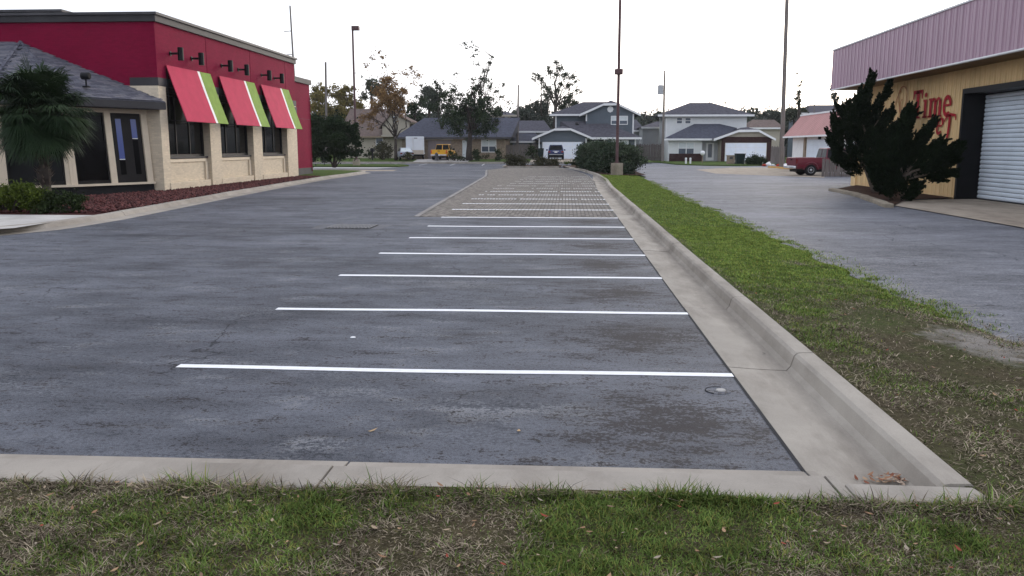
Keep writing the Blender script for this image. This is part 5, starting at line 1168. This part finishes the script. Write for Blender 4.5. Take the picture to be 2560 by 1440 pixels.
bush('front_bush', 'dark green spreading bush beside the red lava rock', 22.3, [(130, 495, 26), (160, 498, 26), (187, 508, 22), (125, 520, 24), (155, 524, 20), (190, 526, 14), (105, 525, 18)], 'dark', 2600, .065, 124, .14, depth=1.6)
yb = crown('foliage', sg, [(np.array([0, 0, .35]), (.35, .3, .3))], 200, .12, L['lime'], 125); MB().tube([(0, 0, 0), (0, 0, .3)], .03, 5).build('stem', M['bark'], sg)

# junipers: flame-shaped sprays
def juniper(label, D, base, fork, spires, n, seed, zb=.03):
    rng = np.random.default_rng(seed); m = D / FOC; T = empty('juniper', (0, 0, 0)); tag(T, label, 'juniper'); P = []; Dd = []; mb = MB()
    b0 = at(base[0], 480, D); b0[2] = zb; fk = at(*fork, D); limb(mb, b0, fk, .16, .1, rng, 4, .2)
    tot = sum(math.hypot(a[2] - a[0], a[3] - a[1]) * max(a[4], 6) for a in spires)
    for (x0, y0, x1, y1, r) in spires:
        dj = rng.uniform(-.7, .7); p0 = at(x0, y0, D + dj * .6); p1 = at(x1, y1, D + dj); ax_ = p1 - p0; Ln = np.linalg.norm(ax_); u = ax_ / Ln
        if rng.random() < .7: limb(mb, fk, p0 + ax_ * .5, .06, .02, rng, 4, .15)
        k = int(n * math.hypot(x1 - x0, y1 - y0) * max(r, 6) / tot)
        ns = max(4, k // 110)                      # sprays clustered along the spire, each a pointed tuft
        for _ in range(ns):
            t = rng.random() ** .9 * .97; rad = r * m * .80 * (1 - t) ** .95 * math.sqrt(min(1, t * 5 + .35)); o = rng.normal(size=3); o -= u * (o @ u); o /= np.linalg.norm(o); o *= rad * math.sqrt(rng.random())
            c = p0 + ax_ * t + o; q = u + .30 * o / (rad + 1e-6) + rng.normal(size=3) * .16; q /= np.linalg.norm(q); kk = k // ns; ln = .42 * rng.uniform(.6, 1.3); s = rng.random((kk, 1)); w_ = .055 * (1 - s) + .008
            P.append(c + q * s * ln + rng.normal(size=(kk, 3)) * w_); Dd.append(np.repeat(q[None], kk, 0))
    P = np.concatenate(P); Dd = np.concatenate(Dd); V, F = quads(P, Dd, .11, .5, rng, .45)
    mb.build('trunk', M['bark_pale'], T, smooth=True)
    link('foliage', npmesh('foliage', V, F, L['jun'], np.clip(rng.random(len(P)) * .7 + .3 * vnoise(P[:, 1] + 5, P[:, 2], seed, 2.), 0, 1)), T); return T
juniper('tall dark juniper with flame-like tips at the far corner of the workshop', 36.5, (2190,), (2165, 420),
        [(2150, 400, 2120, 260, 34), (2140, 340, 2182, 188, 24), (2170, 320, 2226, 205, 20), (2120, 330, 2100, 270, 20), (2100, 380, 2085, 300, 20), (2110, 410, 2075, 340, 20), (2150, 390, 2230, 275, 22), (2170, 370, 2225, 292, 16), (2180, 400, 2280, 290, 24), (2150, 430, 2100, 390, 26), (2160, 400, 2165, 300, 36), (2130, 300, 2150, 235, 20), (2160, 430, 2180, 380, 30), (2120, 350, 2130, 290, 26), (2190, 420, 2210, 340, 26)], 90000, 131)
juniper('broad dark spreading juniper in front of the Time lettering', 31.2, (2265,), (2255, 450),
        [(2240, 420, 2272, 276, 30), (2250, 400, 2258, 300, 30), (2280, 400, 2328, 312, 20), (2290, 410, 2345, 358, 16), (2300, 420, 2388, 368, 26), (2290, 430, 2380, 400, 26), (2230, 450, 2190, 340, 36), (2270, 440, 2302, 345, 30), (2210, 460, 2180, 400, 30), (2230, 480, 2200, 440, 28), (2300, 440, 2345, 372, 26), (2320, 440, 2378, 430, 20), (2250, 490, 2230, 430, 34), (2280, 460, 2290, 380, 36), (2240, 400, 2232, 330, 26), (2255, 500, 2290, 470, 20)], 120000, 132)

# fan palm
def palm():
    rng = np.random.default_rng(141); D = 25.6; c = at(98, 278, D); T = empty('fan_palm', (c[0], D, .14)); tag(T, 'shaggy fan palm in front of the sunroom windows', 'palm')
    h = c[2] - .14; mb = MB(); k = 14
    mb.tube([(.03 * sin(i), .03 * cos(i * 2), h * i / k) for i in range(k + 1)], [.17 + .05 * sin(i * 1.7) + (.07 if i > 9 else 0) for i in range(k + 1)], 10); mb.build('trunk', M['bark'], T)
    bo = MB()
    for i in range(90):           # old leaf bases
        a = rng.uniform(0, 2 * pi); z = rng.uniform(.5, h - .1); p = np.array([.18 * cos(a), .18 * sin(a), z]); q = p + np.array([.14 * cos(a), .14 * sin(a), .12]); bo.add([p + (0, 0, -.03), p + (.04 * sin(a), -.04 * cos(a), 0), q, p + (-.04 * sin(a), .04 * cos(a), 0)], [(0, 1, 2), (0, 2, 3)])
    bo.build('leaf_bases', M['bark_pale'], T)['kind'] = 'stuff'
    for f in range(210):
        el = rng.uniform(-1.05, 1.15) if f > 8 else rng.uniform(.5, 1.4); a = 2 * pi * f * .618 + rng.uniform(-.2, .2); d = np.array([cos(a) * cos(el), sin(a) * cos(el), sin(el)]); L0 = rng.uniform(.45, 1.15); hub = np.array([0, 0, h]) + d * L0
        sd = np.cross(d, (0, 0, 1)); sd /= np.linalg.norm(sd) + 1e-9; up = np.cross(sd, d); V = []; F = []; n = 40; Rl = rng.uniform(.55, .9)
        for j in range(n):
            t = (j / (n - 1) - .5) * 2 * 1.75; e = d * cos(t) + sd * sin(t); e = e + up * .12 * rng.normal() * .5; e /= np.linalg.norm(e); ln = Rl * (1 - .18 * abs(t) / 1.75) * rng.uniform(.88, 1.08)
            w_ = np.cross(e, up); w_ /= np.linalg.norm(w_); w_ *= .017; m1 = hub + e * ln * .55; tip = hub + e * ln - np.array([0, 0, .26 * ln * rng.uniform(.4, 1.7)]); b = len(V)
            V += [hub - w_ * .3, hub + w_ * .3, m1 + w_, m1 - w_, tip + w_ * .15, tip - w_ * .15]; F += [(b, b + 1, b + 2, b + 3), (b + 3, b + 2, b + 4, b + 5)]
        st = MB().tube([(0, 0, h - .05), tuple(hub)], [.018, .01], 5); o = st.build('frond', M['bark'], T)
        link('fan', npmesh('fan', V, F, L['palm'], np.full(len(F), np.clip(rng.uniform(.1, .9), 0, 1)) * .8 + .2 * rng.random(len(F))), o)
palm()

# lava rock
rng = np.random.default_rng(151); P = []
poly = [(-12.5, 21.7), (-12.6, 25), (-13.42, 33), (-14.15, 42), (-14.78, 50.9)]
yy = rng.uniform(22.3, 51, 9000); yy = 22.3 + (yy - 22.3) ** 1.0; xo = np.interp(yy, [p[1] for p in poly], [p[0] for p in poly]); wdth = np.where(yy < 33.4, 3.0 + (33.4 - yy) * .35, -xo * 0 + (xo + 16.1)); xx = xo - rng.random(9000) * wdth
s = rng.uniform(.03, .075, 9000); base = np.array([(1, 0, 0), (0, 1, 0), (-1, 0, 0), (0, -1, 0), (0, 0, 1), (0, 0, -1)], float); V = base[None] * s[:, None, None] * rng.uniform(.6, 1.3, (9000, 6, 1)); th = rng.uniform(0, 6.3, 9000)
c_, s_ = np.cos(th)[:, None], np.sin(th)[:, None]; V = np.stack([V[..., 0] * c_ - V[..., 1] * s_, V[..., 0] * s_ + V[..., 1] * c_, V[..., 2] * .8], -1) + np.stack([xx, yy, .15 + .3 * s], -1)[:, None]
F = np.array([(0, 1, 4), (1, 2, 4), (2, 3, 4), (3, 0, 4), (1, 0, 5), (2, 1, 5), (3, 2, 5), (0, 3, 5)]); F = (F[None] + 6 * np.arange(9000)[:, None, None]).reshape(-1, 3)
L['rock'] = leafmat('lava_rock', (.04, .018, .018), (.145, .055, .05), .9, .1)
tag(link('lava_rocks', npmesh('lava_rocks', V.reshape(-1, 3), F, L['rock'], np.repeat(rng.random(9000), 8))), 'red-brown lava rock mulch along the restaurant wall', 'mulch', kind='stuff')

# grass blades
def green_amount(x, y):
    g = fbm(x, y, 301, 1.1, 4) * .55 + fbm(x, y, 331, 4.0, 3) * .45
    a = np.zeros_like(x)
    for px, py, r, w_ in [(830, 1290, .5, .28), (1550, 1290, .6, .28), (1500, 1400, .5, .2), (250, 1300, .5, .12), (560, 1420, .35, .2), (1900, 1330, .5, .2), (2300, 1380, .5, .12), (1000, 1380, .45, -.22), (1180, 1330, .3, -.2), (350, 1400, .4, -.12), (1350, 1380, .25, -.18), (60, 1340, .3, -.1)]:
        q = gp(px, py, .12); a += w_ * np.exp(-((x - q[0]) ** 2 + ((y - q[1]) * 1.3) ** 2) / r ** 2)
    strip = (x > 2.1) & (y > 4.3)
    far_ = np.clip((y - 7) / 6, 0, 1); a = np.where(strip, a + .34 * far_ - .06, a - .15)
    for px, py, r, w_ in [(2250, 820, 1.0, -.5), (2450, 880, .8, -.5), (2000, 650, .7, -.22), (2100, 720, .5, -.12), (2000, 850, .4, .15), (2500, 1050, .5, -.2), (2350, 1000, .4, -.12), (1660, 590, .3, -.15), (1760, 690, .25, -.25), (1880, 800, .22, -.25)]:
        q = gp(px, py, .1); a += np.where(strip, w_ * np.exp(-((x - q[0]) ** 2 / (r * .6) ** 2 + (y - q[1]) ** 2 / (r * 1.6) ** 2)), 0)
    a -= np.where(~strip, .30 * np.exp(-((y - 4.18) / .03) ** 2) * (vnoise(x, y * 0, 420, 3.0) > .45), 0)
    a -= np.where(strip, .25 * np.exp(-((x - 2.2) / .14) ** 2), 0) * np.clip((30 - y) / 10, 0, 1)
    return g + a
def grass(name, label, x, y, zf, ln, wd, seed):
    rng = np.random.default_rng(seed); n = len(x); z = zf(x, y); keep = z > .0; g = green_amount(x, y); bare = np.clip((.30 - g) / .12, 0, 1); keep &= rng.random(n) > bare * np.where(x > 2.2, .85, .45)
    x, y, z, g = x[keep], y[keep], z[keep], g[keep]; n = len(x); isg = rng.random(n) < np.clip((g - .30) / .36, .08, .97)
    th = rng.uniform(0, 2 * pi, n); h = np.stack([np.cos(th), np.sin(th), 0 * th], 1); tilt = np.where(isg, rng.uniform(.3, 1.3, n), rng.uniform(.9, 1.55, n)); s = ln * rng.uniform(.4, 1.3, n) * np.where(isg, 1, 1.15) * np.where((x > 2.1) & (y > 9), .75 + .5 * vnoise(x + 3, y + 7, 401, 7.0), .45 + 1.15 * vnoise(x + 3, y + 7, 401, 7.0) ** 1.3)
    d = h * np.sin(tilt)[:, None] + np.array([0, 0, 1]) * np.cos(tilt)[:, None]; sd = np.stack([-np.sin(th), np.cos(th), 0 * th], 1) * (wd * rng.uniform(.6, 1.3, n))[:, None]
    p0 = np.stack([x, y, z - .004], 1); bend = h * .35 * s[:, None] + np.array([0, 0, -.18]) * s[:, None]; m1 = p0 + d * (s * .55)[:, None]; tip = p0 + d * s[:, None] + bend * rng.uniform(.2, 1, (n, 1)); tip[:, 2] = np.maximum(tip[:, 2], z + .002)
    V = np.stack([p0 - sd, p0 + sd, m1 + sd * .9, m1 - sd * .9, tip], 1).reshape(-1, 3); i = 5 * np.arange(n)[:, None]
    F = np.concatenate([np.stack([i + 0, i + 1, i + 2], 2), np.stack([i + 0, i + 2, i + 3], 2), np.stack([i + 3, i + 2, i + 4], 2)], 1).reshape(-1, 3)
    u = rng.random((n, 1)); gr = np.array([.045, .078, .016]) * (1 - u) + np.array([.16, .225, .055]) * u; dy = np.array([.085, .065, .042]) * (1 - u) + np.array([.40, .33, .235]) * u
    dk = rng.random((n, 1)) < .28; dy = np.where(dk, np.array([.055, .042, .028]), dy); yel = (rng.random((n, 1)) < .18); gr = np.where(yel, np.array([.19, .19, .05]), gr)
    gr = gr * (1 + np.array([.62, .58, .38]) * (np.clip((y - 7) / 7, 0, 1) * (x > 2.1))[:, None])
    c = np.where(isg[:, None], gr, dy) * (.6 + .75 * vnoise(x, y, 411, 9.0))[:, None] * rng.uniform(.8, 1.15, (n, 1))
    return tag(link(name, npmesh(name, V, F, L['blade'], np.repeat(c, 3, 0))), label, 'grass', kind='stuff')
rg = np.random.default_rng(161)
def verge_z(X, Y): return .125 + .03 * (fbm(X, Y, 21, 1.2) - .5)
n = 210000; grass('verge_grass', 'patchy green and straw-coloured grass in front of the kerb', rg.uniform(-4.6, 4.2, n), rg.uniform(2.7, 4.18, n) , verge_z, .044, .0022, 171)
def strip(n, y0, y1, ln, wd, seed, nm):
    y = rg.uniform(y0, y1, n); x = 2.19 + rg.random(n) ** .95 * (3.0 if y1 > 25 else 2.8); return grass('strip_grass', nm, x, y, strip_z, ln, wd, seed)
strip(90000, 4.2, 9.5, .045, .0026, 172, 'patchy brown and green grass on the near strip right of the kerb')
strip(170000, 9.5, 20, .036, .003, 173, 'green grass on the middle of the strip right of the kerb')
strip(150000, 20, 57, .04, .005, 174, 'bright green grass on the far strip before the light pole')
n = 9000; x = rg.uniform(-4.6, 2.3, n); grass('kerb_grass', 'longer grass tufts along the back of the front kerb', x, 4.175 - .10 * rg.random(n) ** 2, verge_z, .085, .0025, 175)

nc = 420; cy = rg.uniform(5, 50, nc) ** 1.0; cx = 4.42 + np.clip((cy - 40) / 20, 0, 1) * .6 + np.clip((11 - cy) / 4, 0, 1) * .15 + rg.normal(size=nc) * .16
n = 60; x = (cx[:, None] + rg.normal(size=(nc, n)) * rg.uniform(.03, .12, (nc, 1))).ravel(); y = (cy[:, None] + rg.normal(size=(nc, n)) * rg.uniform(.05, .25, (nc, 1))).ravel()
grass('edge_grass', 'ragged grass tufts creeping over the pale edge of the side road', x, y, lambda X, Y: np.maximum(strip_z(X, Y), .001), .04, .004, 176)
# leaves
def leaf_mesh(name, P, size, rng, mat, tint=None):
    n = len(P); th = rng.uniform(0, 6.3, n); V = []
    prof = np.array([(-1, 0, .02), (-.45, .34, .0), (.2, .40, .05), (1, .05, .12), (.3, -.36, .06), (-.4, -.38, .0)])
    q = prof[None] * np.array(size).reshape(-1, 1, 1); c, s_ = np.cos(th)[:, None], np.sin(th)[:, None]; til = rng.uniform(-.35, .35, n)[:, None]
    V = np.stack([q[..., 0] * c - q[..., 1] * s_, q[..., 0] * s_ + q[..., 1] * c, q[..., 2] + q[..., 0] * til + np.abs(q[..., 0] * til)], -1) + P[:, None]
    return npmesh(name, V.reshape(-1, 3), np.arange(6 * n).reshape(n, 6), mat, tint)
rl = np.random.default_rng(181); n = 260; x = rl.uniform(-4, 3.8, n); y = rl.uniform(3.0, 4.2, n); z = verge_z(x, y) + .03
x2 = rl.uniform(2.3, 4.2, 120); y2_ = rl.uniform(4.3, 11, 120); z2_ = strip_z(x2, y2_) + .025; P = np.r_[np.c_[x, y, z], np.c_[x2, y2_, z2_]]
pal = np.array([(.34, .22, .13), (.25, .15, .09), (.33, .25, .17), (.24, .06, .04), (.30, .25, .19), (.20, .13, .09)])
tag(link('leaf_litter', leaf_mesh('leaf_litter', P, rl.uniform(.008, .026, len(P)), rl, L['blade'], pal[rl.integers(0, 6, len(P))])), 'scattered fallen leaves lying in the grass', 'leaves', kind='stuff')
c = gp(2240, 1208, -.02); n = 70; P = np.c_[c[0] + rl.normal(size=n) * .075, c[1] + rl.normal(size=n) * .035, -.012 + rl.random(n) * .03]
lp_ = link('leaf_pile', leaf_mesh('leaf_pile', P, rl.uniform(.015, .03, n), rl, L['blade'], np.array([(.28, .15, .09), (.36, .24, .15), (.20, .08, .05), (.42, .32, .24)])[rl.integers(0, 4, n)])); tag(lp_, 'small heap of brown leaves in the gutter corner', 'leaf pile')
for (px, py, z, m_, lab, sz) in ((650, 1168, .1, 'leafred', 'single red leaf lying on the front kerb', .03), (932, 1077, .006, 'leaftan', 'pale tan leaf on the asphalt near the front kerb, left one', .035), (1297, 1077, .006, 'leaftan', 'pale tan leaf on the asphalt near the front kerb, right one', .03), (1910, 884, -.012, 'black', 'tiny dark leaf lying in the concrete gutter', .025), (1345, 1102, .006, 'black', 'curled dark leaf on the asphalt below the tan leaf', .03)):
    o = link('fallen_leaf', leaf_mesh('fallen_leaf', np.array([gp(px, py, z)]), [sz], rl, M[m_])); tag(o, lab, 'leaf')
hz, n_, l_, p_ = nt('thin_haze'); n_.remove(p_)
pv = n_.new('ShaderNodeVolumePrincipled'); pv.inputs['Color'].default_value = (.92, .94, 1, 1); pv.inputs['Density'].default_value = .00015; pv.inputs['Anisotropy'].default_value = .3
l_.new(pv.outputs[0], n_['Material Output'].inputs['Volume'])
ho = MB().box(-1510, 1510, -310, 2510, -1.2, 26).build('haze', hz); tag(ho, 'thin pale evening haze over the whole place', 'haze', kind='stuff')
print('SCENE BUILT', len(bpy.data.objects))
